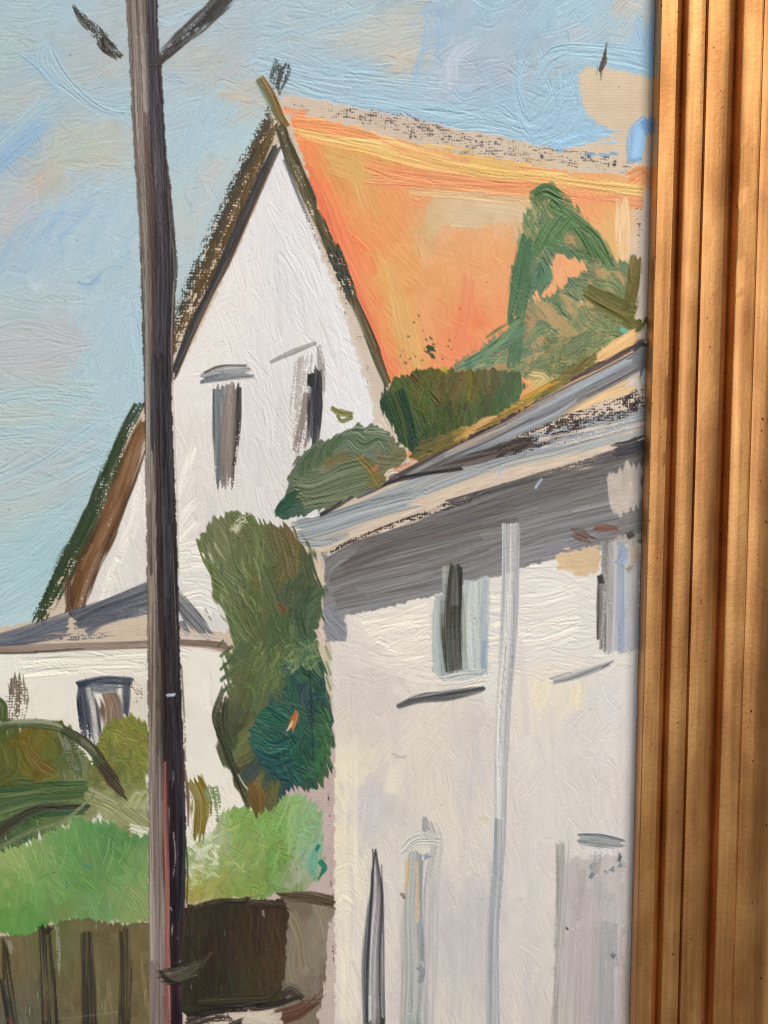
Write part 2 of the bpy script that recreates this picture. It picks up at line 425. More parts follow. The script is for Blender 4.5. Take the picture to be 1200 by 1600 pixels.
    # above the roof
    for d in range(7):
        sk([(400 + d * 6, 92 + d * 9), (500, 108 + d * 10), (590, 118 + d * 11), (680, 124 + d * 11)], 15, [(161, 190, 207), (164, 190, 205)][d % 2], a=0.7, ridge=0.1, pitch=3.8, stretch=24)
    for d in range(4):
        sk([(470, 150 + d * 3), (580, 158 + d * 8), (700, 180 + d * 6), (815, 206 + d * 6)], 13, (159, 190, 209), ridge=0.11, pitch=3.6, stretch=24)
    for d in range(3):
        sk([(420, 50 + d * 12), (470, 40 + d * 10), (560, 12 + d * 8)], 18, (164, 190, 204), a=0.6, ridge=0.08)
    sk([(545, 62), (590, 50), (655, 36)], 34, (182, 187, 185), a=0.7, ridge=0.03)
    sk([(560, 80), (610, 72), (660, 62)], 30, (182, 187, 185), a=0.6, ridge=0.03)
    sk([(622, 100), (636, 86), (654, 74)], 22, (190, 188, 177), a=0.8, ridge=0.03)
    sk([(668, 30), (668, 70), (660, 110)], 15, (149, 182, 207), a=0.85)
    sk([(688, 26), (686, 50), (682, 80)], 11, (151, 182, 206), a=0.8)
    for d in range(5):
        sk([(688 + d * 6, 140 - d * 4), (694 + d * 6, 105 - d * 4), (708 + d * 6, 72)], 9, (184, 194, 209), a=0.6)
    sk([(748, 2), (756, 14), (775, 16), (800, 2)], 18, (156, 188, 208), ridge=0.1)
    sk([(740, 38), (765, 40), (800, 14)], 12, (161, 186, 203), ridge=0.1)
    for d in range(4):
        sk([(812 + d * 4, 86 + d * 8), (808, 130), (818, 190 - d * 3), (838 + d * 3, 206 - d * 9), (862, 180 - d * 10), (876 - d * 6, 130 + d * 4)], 12, (157, 190, 210), ridge=0.11, pitch=3.4, stretch=20)
    for d in range(4):
        sk([(905 - d * 9, 118), (906 - d * 9, 160), (888 - d * 8, 205 - d * 2), (850 - d * 5, 232 - d * 6)], 11, (157, 191, 212), ridge=0.12, pitch=3.4, stretch=20)
    for d in range(4):
        sk([(838, 130 - d * 9), (870, 94 - d * 6), (940, 92 - d * 7), (1020, 110 - d * 9)], 11, (157, 192, 212), ridge=0.12, pitch=3.6, stretch=20)
    for d in range(4):
        sk([(690, 178 + d * 5), (740, 176 + d * 8), (778, 170 + d * 10), (806, 190 + d * 8)], 11, (160, 191, 210), ridge=0.1)
    sk([(1000, 40), (1004, 64), (1006, 92)], 18, (149, 182, 209), a=0.8)
    sk([(985, 6), (1000, 12)], 15, (188, 188, 183), a=0.8, ridge=0.02)
    sk([(908, 116), (914, 150), (922, 185)], 16, (180, 185, 191), a=0.5, ridge=0.02)
    # dry blue skid over the bare ground
    S([(870, 226), (910, 218), (972, 214)], 20, (150, 192, 224), dry=1.0, load=0.62, ridge=0.03)
    S([(910, 200), (940, 204), (966, 208)], 14, (152, 194, 224), dry=0.9, load=0.7, ridge=0.03)
    for x, y in ((868, 233), (915, 241), (938, 242), (952, 240)):
        S([(x, y), (x + 12, y + 1)], 7, (120, 168, 205), rag=0.8, body=0.09)
    S([(1008, 190), (999, 204), (996, 225), (991, 250)], [22, 25, 24, 20], [(120, 160, 205), (140, 184, 226), (158, 200, 234)], body=0.12, ridge=0.05, mixw=0.3, ends=0.3, clip=cv.mask([(960, 170), (1017, 170), (1014, 262), (960, 262)], 1, 1))
    S([(1010, 188), (1014, 205)], 18, (112, 154, 200), body=0.12)
    S([(982, 249), (990, 252), (1000, 251)], 6, (120, 168, 208), body=0.12)

    # --- scumbled ridge between sky and roof
    S([(448, 166), (520, 176), (600, 186), (700, 216), (800, 238), (1000, 262)], [14, 18, 40, 34, 28, 22], (96, 84, 80), dry=1.0, load=0.40, drop=0.0, a=0.9, ridge=0.02, body=0.02, pitch=3, stretch=5, hard=0.25)
    S([(520, 172), (600, 190), (700, 220), (780, 232)], 22, (84, 74, 72), dry=1.05, load=0.36, drop=0.0, a=0.85, ridge=0.02, body=0.02, stretch=4, hard=0.25)
    cv.specks([(480, 165), (700, 205), (1000, 250), (1000, 275), (860, 262), (600, 205)], 36, 3.2, (70, 58, 56), seed=3)
    S([(345, 150), (372, 150), (405, 156)], 14, (198, 186, 170), dry=0.9, load=0.6, ridge=0.02, a=0.6, feather=0.6)

    # --- orange roof
    RK = [(470, 195, (237, 141, 89)), (500, 200, (237, 159, 99)), (478, 240, (232, 133, 81)), (495, 290, (235, 137, 82)), (512, 330, (234, 119, 75)), (535, 385, (236, 113, 73)), (550, 430, (234, 129, 83)), (575, 490, (235, 124, 77)), (598, 560, (230, 129, 81)),
          (530, 240, (216, 164, 90)), (560, 270, (213, 166, 95)), (520, 260, (219, 152, 89)), (560, 320, (225, 153, 91)), (600, 350, (227, 151, 91)), (650, 330, (229, 151, 93)), (580, 380, (229, 151, 88)), (600, 430, (222, 167, 97)), (615, 480, (219, 169, 97)), (640, 540, (224, 169, 101)), (590, 450, (233, 142, 84)),
          (640, 390, (225, 158, 97)), (660, 370, (216, 169, 116)), (680, 340, (208, 176, 128)), (700, 310, (206, 176, 131)), (760, 320, (210, 182, 142)), (800, 345, (210, 178, 135)), (720, 370, (225, 162, 110)), (680, 420, (225, 160, 102)), (740, 420, (227, 161, 106)), (790, 400, (229, 161, 106)), (730, 500, (233, 133, 88)), (715, 540, (233, 139, 94)), (760, 490, (229, 151, 100)), (680, 480, (227, 159, 102)), (650, 500, (223, 162, 99)),
          (620, 270, (229, 142, 87)), (700, 285, (231, 147, 91)), (850, 290, (231, 157, 95)), (900, 310, (232, 157, 104)), (900, 380, (233, 166, 110)), (960, 320, (227, 162, 102)), (960, 380, (222, 182, 119)), (850, 420, (233, 165, 118)), (890, 430, (231, 165, 116)), (980, 300, (223, 173, 116)), (990, 540, (228, 183, 126)), (940, 570, (228, 182, 118)), (760, 240, (224, 180, 102)), (600, 225, (227, 184, 103))]
    roof = cv.mask(ROOF, 3, 1, 9)
    bare2 = cv.mask([(985, 325), (1030, 320), (1030, 520), (996, 500), (976, 400)], 6, 2, 8)
    rf = roof * (1 - 0.85 * bare2)
    cv.base(ROOF, RK, m=rf, seed=9, jit=0.03)
    cv.fill(ROOF, RK, 190, 70, 26, lambda x, y: 62 if x < 640 else 80, 24, clip=rf, seed=10, ridge=0.03, cj=0.01, jit=0.02, a=(0.4, 0.8), body=0.02, rag=0.6)
    cv.fill(ROOF, RK, 150, 34, 12, 70, 60, clip=rf, seed=11, ridge=0.035, cj=0.015, jit=0.025, a=(0.3, 0.7), body=0.02, rag=0.7)
    def rs(pts, w, c, **k):
        kk = dict(clip=rf, ridge=0.05, jit=0.05, rag=0.8, stretch=24, pitch=2.8, feather=0.45, pick=0.5, ends=1.2)
        kk.update(k)
        S(pts, w, c, **kk)
    rs([(480, 262), (502, 320), (540, 410), (585, 520), (606, 585)], [12, 20, 22, 18, 12], [(226, 106, 75), (230, 129, 89)], a=0.8)
    rs([(512, 300), (545, 390), (580, 460)], 24, (229, 144, 95), a=0.5)
    rs([(608, 420), (622, 480), (646, 590)], [14, 30, 40], (216, 173, 109), a=0.7, ridge=0.03)
    rs([(652, 440), (664, 500), (680, 560)], [8, 20, 24], (224, 153, 104), a=0.5, ridge=0.03)
    rs([(520, 250), (560, 268), (575, 310)], 40, (210, 167, 103), a=0.6, ridge=0.03)
    rs([(684, 326), (760, 320), (832, 332)], 40, (208, 184, 150), a=0.95, ridge=0.02, load=1.2, drop=0.0)
    rs([(672, 336), (700, 340), (760, 346)], 22, (210, 182, 142), a=0.8, ridge=0.02, load=1.2)
    rs([(655, 362), (668, 350), (672, 330)], 24, (208, 177, 129), a=0.7, ridge=0.02)
    TAN = [(662, 322), (700, 304), (815, 314), (822, 338), (792, 350), (740, 352), (704, 360), (678, 376), (658, 356)]
    cv.base(TAN, [(680, 350, (208, 176, 130)), (740, 325, (208, 182, 148)), (800, 335, (212, 186, 152))], m=cv.mask(TAN, 6, 1, 62, 6, drag=78, reach=7) * rf, seed=62, a=0.8, jit=0.02)
    rs([(640, 316), (656, 320), (668, 312)], 12, (226, 149, 104), a=0.8)
    for x in range(689, 797, 89):
        rs([(x - 10, 392), (x, 372), (x + 8, 352 + (x % 7))], 12, (227, 159, 114), a=0.55)
    rs([(730, 440), (726, 490), (712, 560)], 22, (226, 132, 96), a=0.5, ridge=0.03)
    rs([(575, 282), (700, 286), (850, 296), (1010, 322)], 22, [(228, 151, 101), (223, 140, 95), (229, 163, 112)], a=0.85, ridge=0.075)
    rs([(572, 258), (640, 272), (760, 290), (860, 300)], 24, [(227, 170, 107), (227, 144, 95), (226, 153, 101)], a=0.85, ridge=0.075)
    rs([(640, 298), (720, 304), (830, 316)], 10, [(221, 178, 124), (211, 177, 129)], a=0.8)
    rs([(462, 206), (560, 226), (700, 256), (850, 280), (1000, 296)], [16, 20, 24, 24, 16], [(231, 178, 108), (231, 195, 120), (220, 177, 100), (233, 201, 126), (228, 162, 102)], a=0.9, ridge=0.085)
    rs([(460, 190), (520, 198), (580, 212), (640, 232)], [14, 24, 16, 8], [(230, 136, 93), (233, 153, 101), (238, 191, 127)], a=0.9, ridge=0.09)
    rs([(520, 214), (620, 224), (700, 246)], [4, 9, 6], (245, 215, 149), a=0.8, ridge=0.08)
    rs([(470, 212), (540, 222), (640, 240), (760, 262)], [4, 6, 6, 4], (245, 207, 139), a=0.7, ridge=0.08)
    S([(660, 228), (760, 244), (860, 258), (900, 262)], 14, (223, 185, 114), dry=0.9, load=0.6, ridge=0.03)
    S([(445, 172), (460, 174), (475, 176)], 10, (230, 153, 112), dry=0.5, load=0.8)
    S([(985, 278), (1004, 276), (1012, 280)], 20, (226, 148, 90), dry=0.4, load=0.9)
    S([(975, 315), (972, 350), (976, 420)], 22, (232, 196, 150), dry=0.7, load=0.7, ridge=0.02)
    S([(998, 325), (999, 360), (997, 400)], 11, (84, 50, 44), dry=1.2, load=0.38, ridge=0.02)
    S([(1002, 286), (1006, 300), (1008, 318)], 8, (70, 40, 30), dry=1.1, load=0.5)
    for x, y, r in ((653, 492, 4), (668, 542, 8), (674, 556, 5), (672, 528, 4), (666, 530, 3), (676, 536, 4), (662, 545, 3), (640, 560, 4), (633, 566, 3), (648, 556, 3), (761, 440, 2), (718, 482, 2), (720, 272, 2), (630, 566, 3), (668, 546, 8), (700, 540, 3), (690, 560, 3)):
        S([(x, y), (x + r * 0.5, y + r * 0.6)], r * 1.25, (58, 66, 38), body=0.08, rag=0.7, curve=False)
    cv.specks([(630, 500), (720, 500), (710, 580), (620, 580)], 26, 1.7, (80, 84, 48), seed=6)

    # --- gable wall
    WK = [(437, 250, (221, 220, 224)), (420, 330, (225, 222, 222)), (440, 380, (221, 220, 222)), (380, 450, (229, 224, 220)), (440, 450, (219, 220, 222)), (500, 450, (225, 224, 226)), (420, 520, (223, 220, 220)), (350, 520, (229, 224, 220)), (480, 530, (223, 220, 218)), (540, 560, (225, 224, 226)), (570, 640, (227, 226, 228)), (320, 600, (229, 224, 220)), (300, 700, (225, 218, 212)), (420, 650, (219, 216, 214)), (420, 730, (217, 214, 212)), (300, 800, (221, 214, 208)), (390, 780, (221, 216, 212)), (200, 800, (225, 220, 214)), (180, 900, (223, 218, 212)), (320, 900, (221, 216, 212)), (240, 880, (219, 212, 206)), (460, 780, (215, 212, 208)), (330, 960, (217, 212, 208))]
    gm = cv.mask(GABLE, 2, 1, 12)
    strip = cv.mask([(498, 395), (515, 430), (540, 500), (556, 560), (578, 620), (584, 660), (640, 700), (640, 600), (540, 400)], 4, 3, 13)
    gc = gm * (1 - 0.9 * strip)
    cv.base(GABLE, WK, m=gc, seed=12, jit=0.012, body=0.05)
    cv.fill(GABLE, WK, 330, 62, 16, lambda x, y: 72 if x > 430 else (-58 if x < 360 and y < 620 else 86), 16, clip=gc, seed=13, ridge=0.055, cj=0.008, jit=0.016, a=(0.4, 0.9), rag=0.5, stretch=18)
    cv.fill(GABLE, WK, 160, 34, 9, lambda x, y: -50 if x < 340 else 80, 40, clip=gc, seed=14, ridge=0.04, feather=0.5, cj=0.01, jit=0.02, a=(0.3, 0.8), bend=0.3, rag=0.5)
    for x0, y0, x1, y1, w in ((430, 400, 436, 520, 10), (462, 420, 480, 520, 8), (446, 440, 452, 540, 7), (500, 500, 520, 560, 8), (440, 620, 436, 700, 14), (410, 690, 404, 760, 12), (330, 780, 322, 850, 16)):
        S([(x0, y0), ((x0 + x1) / 2 + 2, (y0 + y1) / 2), (x1, y1)], w, (208, 206, 206), a=0.45, clip=gc)
    for d in range(5):
        S([(236 + d * 8, 960 - d * 30), (262 + d * 6, 900 - d * 34), (300, 850 - d * 36)], 14, (232, 226, 218), clip=gc, ridge=0.06, feather=0.5, wob=3, pitch=3.2)
    for d in range(6):
        S([(282, 850 + d * 20), (310, 846 + d * 20), (332, 852 + d * 20)], 16, (230, 224, 216), clip=gc, ridge=0.06, feather=0.5, wob=2, pitch=3.2)
    for d in range(4):
        S([(160 + d * 14, 940 - d * 34), (185 + d * 12, 870 - d * 30), (216, 800 - d * 24)], 14, (234, 228, 219), clip=gc, ridge=0.08)
    # the unpainted strip under the right verge
    S([(524, 420), (548, 490), (574, 560), (596, 640)], [22, 26, 26, 18], (150, 132, 120), dry=1.2, load=0.34, ridge=0.02, stretch=4)
    S([(514, 398), (528, 430), (545, 470)], 20, (46, 42, 40), dry=1.2, load=0.34, ridge=0.03, stretch=3)

    # --- verge boards
    S([(428, 176), (400, 240), (352, 350), (300, 460), (268, 530)], [26, 36, 38, 32, 24], [(40, 40, 34), (52, 50, 34), (62, 52, 30), (74, 56, 30)], dry=1.1, load=0.56, ridge=0.05, jit=0.06, stretch=6, pitch=3.4, mixw=0.35)
    S([(424, 196), (396, 262), (350, 366), (296, 478), (262, 560)], [20, 28, 32, 28, 22], [(58, 46, 28), (84, 60, 26), (76, 56, 26)], dry=0.8, load=0.80, ridge=0.05, jit=0.07, stretch=9)
    S([(430, 228), (401, 300), (354, 402), (304, 508), (271, 584)], [14, 16, 16, 14, 12], [(64, 64, 66), (34, 34, 38), (46, 42, 42), (128, 96, 72)], dry=0.3, load=0.95, ridge=0.06, mixw=0.25, stretch=20)
    S([(420, 186), (390, 246), (342, 352), (292, 462), (262, 530)], [14, 20, 22, 20, 16], [(46, 48, 40), (62, 56, 40)], a=0.85, dry=1.0, load=0.64, drop=0.0, ridge=0.05, stretch=7, pitch=3, wob=0.5)
    S([(424, 180), (432, 205), (440, 222)], 22, (120, 116, 116), dry=1.0, load=0.5, a=0.8)
    S([(219, 634), (190, 700), (147, 800), (98, 898), (62, 966)], [16, 26, 31, 33, 20], [(40, 54, 34), (52, 66, 40), (42, 56, 36)], dry=0.9, load=0.86, drop=0.1, ridge=0.06, jit=0.06, stretch=10)
    S([(212, 640), (184, 702), (140, 800), (92, 898), (60, 966)], [6, 14, 16, 20, 16], (46, 62, 38), dry=0.8, load=0.82, ridge=0.06)
    S([(230, 655), (208, 702), (176, 800), (132, 898), (116, 955)], [20, 32, 30, 36, 26], [(74, 56, 28), (104, 68, 36), (112, 74, 42), (84, 58, 36)], dry=0.55, load=0.98, ridge=0.05, jit=0.05, stretch=12, mixw=0.6)
    S([(228, 704), (206, 762), (176, 832), (146, 905)], [5, 6, 6, 4], (76, 54, 40), a=0.9)
    S([(108, 900), (106, 940), (112, 962)], 10, (86, 62, 44), rag=0.6)
    S([(438, 198), (452, 240), (474, 288), (500, 348), (522, 398)], [16, 20, 18, 18, 20], [(52, 50, 30), (72, 64, 32), (48, 48, 34)], dry=0.8, load=0.92, drop=0.1, ridge=0.06, stretch=7, wob=0.6)
    S([(520, 392), (536, 425), (554, 470)], [22, 20, 15], (46, 50, 38), dry=0.95, load=0.74, drop=0.0, stretch=5, wob=0.5)
    S([(552, 466), (575, 520), (594, 570), (604, 596)], [14, 15, 15, 12], [(58, 62, 38), (88, 72, 42), (54, 50, 34)], dry=0.4, load=1.0, drop=0.1, stretch=16, wob=0.5)
    S([(444, 250), (462, 296), (484, 348), (506, 400)], 6, (70, 74, 74), a=0.7, dry=0.8, load=0.7, wob=0.3)
    # crossed gable horns
    S([(442, 102), (437, 120), (431, 140)], [24, 24, 16], [(50, 56, 54), (66, 74, 68), (48, 52, 48)], dry=0.9, load=0.82, drop=0.1, ridge=0.08, wob=0.5)
    S([(448, 102), (444, 112)], 8, (46, 52, 46), dry=0.6, load=0.7)
    S([(408, 124), (422, 152), (436, 180), (444, 198)], [15, 17, 16, 12], [(60, 88, 56), (92, 92, 40), (112, 86, 42), (128, 100, 52), (92, 72, 34)], body=0.14, ridge=0.09, mixw=0.3, ends=0.2, stretch=30)

    # --- windows of the gable
    S([(318, 590), (350, 582), (386, 580)], [16, 20, 18], [(96, 100, 108), (128, 132, 140), (150, 150, 152)], ridge=0.09, body=0.08)
    S([(318, 582), (345, 573), (386, 571)], 5, (66, 58, 58), a=0.9)
    S([(344, 606), (343, 660), (341, 750)], [20, 20, 14], [(72, 82, 92), (100, 108, 114), (148, 142, 138)], dry=0.5, load=0.85, ridge=0.07, stretch=24)
    S([(362, 604), (361, 660), (356, 756)], [22, 22, 20], [(112, 96, 90), (140, 128, 122), (86, 76, 74)], dry=0.6, load=0.82, ridge=0.07, stretch=24)
    S([(373, 608), (372, 660), (366, 726)], [8, 8, 7], (52, 46, 46), dry=0.7, load=0.72, ridge=0.09)
    S([(422, 566), (450, 553), (496, 536)], [5, 9, 6], [(96, 88, 84), (172, 166, 160), (84, 76, 74)], ridge=0.08, mixw=0.2)
    S([(500, 542), (502, 570), (506, 615)], [9, 12, 8], (160, 154, 150), dry=0.6, load=0.7)
    S([(478, 560), (470, 620), (466, 690)], [26, 28, 20], (176, 168, 162), dry=0.8, load=0.66, stretch=22)
    S([(482, 620), (476, 660), (468, 704)], [12, 16, 24], [(150, 138, 132), (120, 106, 102)], dry=0.6, load=0.74, stretch=22)
    S([(490, 582), (493, 625), (490, 692)], [16, 24, 16], [(44, 40, 46), (40, 40, 46), (50, 52, 50)], ridge=0.06, body=0.08, jit=0.03)
    S([(487, 586), (488, 600)], 12, (34, 36, 34))
    S([(516, 636), (530, 645), (552, 648)], [8, 13, 9], (118, 116, 56), ridge=0.05, body=0.12, rag=0.5, wob=0.3)
    S([(526, 650), (534, 658), (550, 652)], [6, 8, 8], (104, 106, 48), body=0.12)

    # --- lower house: wall, hipped porch roof, eaves
    LOWER = [(-620, 1020), (0, 1018), (345, 1006), (360, 1040), (352, 1100), (345, 1170), (420, 1260), (300, 1330), (230, 1330), (-620, 1360)]
    LK = [(30, 1040, (232, 228, 218)), (150, 1040, (230, 224, 212)), (220, 1050, (224, 218, 206)), (80, 1100, (232, 226, 214)), (310, 1060, (232, 226, 216)), (300, 1150, (228, 222, 212)), (330, 1220, (232, 226, 214)), (310, 1270, (234, 228, 216)), (220, 1130, (214, 206, 190)), (100, 1200, (210, 204, 190)), (-300, 1100, (230, 224, 212))]
    lm = cv.mask(LOWER, 2, 1, 15)
    cv.base(LOWER, LK, m=lm, seed=15, jit=0.012, body=0.06)
    cv.fill(LOWER, LK, 170, 50, 14, lambda x, y: 3 if y < 1060 else 80, 25, clip=lm, seed=16, ridge=0.07, cj=0.008, jit=0.02, a=(0.5, 0.9), rag=0.5, stretch=18)
    for d in range(3):
        S([(30, 1036 + d * 9), (120, 1031 + d * 8), (225, 1026 + d * 8)], 12, (233, 228, 216), ridge=0.1, clip=lm, stretch=26)
    S([(24, 1034), (30, 1050), (26, 1062)], 14, (234, 230, 220), body=0.14, ridge=0.09)
    HIP = [(-620, 1090), (-620, 1000), (-20, 1004), (60, 980), (140, 950), (225, 908), (262, 910), (330, 990), (345, 1004), (0, 1016)]
    hm = cv.mask([(-20, 1003), (60, 978), (120, 962), (225, 908), (236, 912), (236, 960), (130, 984), (70, 1004), (-20, 1014)], 3, 1, 17)
    for pts, w in (([(-600, 1006), (-300, 1004), (-20, 1000)], 20), ([(-20, 1000), (30, 990), (100, 966)], 16), ([(-20, 1008), (50, 1000), (100, 984)], 13), ([(20, 996), (60, 986), (104, 970)], 14)):
        S(pts, w, [(86, 90, 102), (112, 114, 124)], dry=0.4, load=0.9, ridge=0.07, stretch=18)
    for d in range(6):
        S([(112 + d * 5, 962 + d * 5), (160, 944 + d * 6), (234, 912 + d * 8)], 14, [(84, 88, 98), (112, 114, 122), (72, 76, 86), (98, 102, 112)][d % 4], dry=0.45, load=0.84, drop=0.1, ridge=0.08, stretch=18)
    S([(118, 974), (170, 962), (232, 950)], 16, (92, 94, 102), dry=0.8, load=0.6, ridge=0.05)
    S([(70, 1000), (140, 994), (232, 988)], 14, (116, 114, 118), dry=1.0, load=0.46, ridge=0.05)
    S([(80, 990), (150, 988), (200, 984)], 8, (150, 132, 120), dry=1.0, load=0.4)
    S([(150, 925), (190, 922), (205, 918)], 4, (190, 192, 196), a=0.5)
    S([(272, 930), (294, 956), (324, 990)], [18, 26, 16], [(72, 74, 78), (104, 106, 112), (86, 88, 94)], ridge=0.08, stretch=22)
    S([(284, 972), (292, 990)], 10, (104, 106, 118), dry=0.6, load=0.7)
    S([(276, 984), (298, 992), (330, 994)], 8, (196, 186, 178), a=0.7)
    S([(-600, 1020), (0, 1014), (120, 1011), (232, 1006)], 13, [(112, 92, 82), (150, 134, 122), (104, 88, 80)], dry=0.3, load=1.1, drop=0.0, wob=0.5, ridge=0.06, stretch=30)
    S([(-600, 1026), (-10, 1021), (60, 1018), (130, 1014)], [6, 6, 5, 3], (60, 52, 48), a=0.9)
    S([(282, 1006), (315, 1009), (352, 1013)], [11, 14, 15], [(150, 124, 110), (112, 92, 82), (132, 108, 94)], ridge=0.06)
    S([(282, 996), (320, 998), (346, 998)], 6, (206, 196, 186), a=0.8)

    # --- windows of the lower house
    S([(26, 1062), (27, 1090), (24, 1124)], [24, 36, 28], [(138, 124, 108), (96, 84, 72), (150, 138, 122), (104, 92, 80)], dry=0.85, load=0.66, ridge=0.06, mixw=0.7, stretch=20)
    S([(196, 1064), (214, 1080), (208, 1112)], [14, 18, 12], (150, 122, 106), dry=0.9, load=0.52)
    S([(132, 1072), (140, 1110), (144, 1156)], [16, 30, 20], [(40, 48, 62), (92, 96, 104), (200, 196, 190), (70, 74, 82)], dry=0.6, load=0.82, ridge=0.07, mixw=0.7)
    S([(166, 1078), (178, 1100), (176, 1136)], [24, 40, 30], [(88, 80, 74), (112, 84, 62), (104, 84, 68), (90, 88, 90)], ridge=0.06, stretch=20)
    S([(128, 1068), (131, 1100), (137, 1150)], [12, 22, 16], [(32, 38, 52), (84, 88, 98), (44, 50, 62), (120, 122, 126)], dry=0.6, load=0.9, drop=0.4, ridge=0.08, wob=0.5, pitch=2.6)
    S([(124, 1070), (160, 1063), (200, 1064)], [13, 16, 14], [(60, 68, 82), (36, 44, 58), (70, 78, 92)], ridge=0.1, body=0.1, stretch=20, wob=0.5)
    S([(197, 1062), (199, 1090), (197, 1116)], [12, 13, 10], [(50, 58, 72), (84, 90, 100)], ridge=0.09, body=0.09, wob=0.5, drop=0.4)
    S([(140, 1072), (160, 1075), (188, 1074)], 12, (110, 116, 124), ridge=0.07)
    S([(146, 1084), (166, 1082), (184, 1080)], 3.5, (184, 178, 170))
    S([(176, 1096), (174, 1115), (176, 1130)], 3, (190, 170, 140), a=0.7)

    # --- shrubs on the left
    BUSH = [(-620, 1140), (-20, 1150), (0, 1128), (40, 1126), (90, 1128), (120, 1150), (150, 1170), (165, 1128), (200, 1120), (232, 1124), (236, 1300), (200, 1310), (160, 1280), (100, 1290), (0, 1340), (-620, 1360)]
    BK = [(10, 1160, (96, 92, 38)), (40, 1170, (110, 96, 40)), (80, 1180, (92, 98, 46)), (60, 1200, (116, 100, 40)), (10, 1210, (82, 92, 42)), (110, 1190, (84, 100, 60)), (20, 1250, (58, 84, 52)), (90, 1250, (88, 104, 64)), (140, 1230, (118, 120, 72)), (200, 1160, (122, 122, 56)), (215, 1190, (128, 128, 62)), (200, 1230, (134, 136, 84)), (170, 1270, (148, 152, 108)), (225, 1270, (142, 146, 104)), (130, 1280, (132, 140, 96)), (30, 1300, (72, 96, 60)), (0, 1130, (70, 86, 40)), (-300, 1250, (80, 92, 46))]
    bm = cv.mask(BUSH, 6, 1, 20, 5, drag=80, reach=7)
    cv.base(BUSH, BK, m=bm, seed=20, jit=0.05, body=0.05)
    cv.fill(BUSH, BK, 200, 44, 14, lambda x, y: 95 if y < 1220 else -12, 50, clip=bm, seed=21, ridge=0.07, cj=0.06, jit=0.05, rag=0.5, bend=0.25)
    cv.fill([(150, 1130), (234, 1122), (234, 1230), (160, 1210)], [(190, 1160, (128, 128, 58)), (215, 1190, (122, 122, 60)), (190, 1200, (112, 116, 60))], 80, 16, 9, 60, 80, clip=bm, seed=22, ridge=0.07, cj=0.05)
    S([(100, 1140), (112, 1180), (128, 1230)], 24, (120, 122, 108), dry=0.8, load=0.5, clip=bm)
    S([(128, 1158), (140, 1180), (148, 1196)], 20, (224, 220, 208), dry=0.7, load=0.55)
    for d in range(5):
        S([(-20, 1240 + d * 14), (50, 1232 + d * 10), (130, 1228 + d * 9)], 17, [(64, 90, 54), (88, 106, 66), (70, 94, 58), (98, 116, 76), (58, 84, 56)][d], clip=bm, ridge=0.09, stretch=18)
    S([(140, 1240), (180, 1262), (230, 1300)], 26, (152, 154, 112), clip=bm, a=0.8, ridge=0.09)
    for k in range(9):
        S([(196 + k * 4, 1262), (204 + k * 4, 1248 - k % 3 * 6), (216 + k * 3, 1238)], 6, (170, 172, 128), a=0.7)
    S([(205, 1292), (220, 1298), (234, 1302)], 14, (206, 206, 182), dry=0.4, load=0.8)
    S([(-20, 1140), (30, 1132), (80, 1134), (118, 1148)], [14, 13, 13, 12], [(64, 70, 46), (82, 92, 60), (150, 158, 132), (60, 66, 40)], ridge=0.1, body=0.1, stretch=30, mixw=0.3)
    S([(100, 1140), (140, 1164), (166, 1196), (176, 1212)], [14, 16, 16, 12], [(58, 62, 40), (78, 82, 56), (56, 48, 36)], ridge=0.1, body=0.1, stretch=30)
    S([(160, 1196), (178, 1216), (194, 1246)], [16, 20, 8], [(86, 66, 52), (58, 46, 38), (92, 76, 62)], dry=0.4, load=0.9, ridge=0.08)
    S([(-20, 1318), (20, 1284), (60, 1264), (100, 1260), (136, 1263)], [18, 18, 15, 12, 8], [(52, 56, 42), (84, 82, 64), (46, 42, 34), (74, 76, 58)], ridge=0.1, body=0.1, stretch=30)
    S([(-20, 1338), (40, 1300), (100, 1278), (140, 1252), (146, 1244)], [10, 10, 9, 8, 5], [(96, 110, 76), (124, 136, 100), (88, 100, 70)], dry=0.6, load=0.8, ridge=0.09)
    S([(-8, 1092), (2, 1104), (4, 1124)], 14, (66, 82, 40))

    # --- grass
    LAWN = [(-620, 1370), (-20, 1340), (30, 1322), (80, 1302), (120, 1284), (150, 1278), (175, 1284), (190, 1300), (236, 1306), (238, 1442), (190, 1446), (130, 1436), (80, 1440), (62, 1458), (30, 1466), (-20, 1452), (-620, 1460)]
    GK = [(20, 1345, (150, 167, 104)), (60, 1340, (132, 161, 97)), (110, 1320, (102, 147, 84)), (150, 1300, (96, 143, 86)), (180, 1320, (90, 135, 76)), (220, 1320, (96, 138, 82)), (60, 1390, (112, 155, 85)), (20, 1430, (108, 150, 76)), (130, 1380, (106, 147, 84)), (200, 1380, (114, 152, 92)), (215, 1410, (135, 154, 92)), (150, 1420, (110, 147, 94)), (40, 1460, (86, 143, 70)), (100, 1440, (114, 137, 80)), (225, 1360, (132, 161, 99)), (-300, 1400, (108, 155, 88))]
    gm2 = cv.mask(LAWN, 6, 1, 23, drag=75, reach=9)
    cv.base(LAWN, GK, m=gm2, seed=23, jit=0.03, body=0.05)
    cv.fill(LAWN, GK, 150, 50, 16, lambda x, y: 75, 35, clip=gm2, seed=24, ridge=0.05, cj=0.03, jit=0.035, rag=0.5)
    cv.fill(LAWN, GK, 110, 24, 8, 60, 70, clip=gm2, seed=25, ridge=0.06, cj=0.05, jit=0.04, a=(0.3, 0.8))
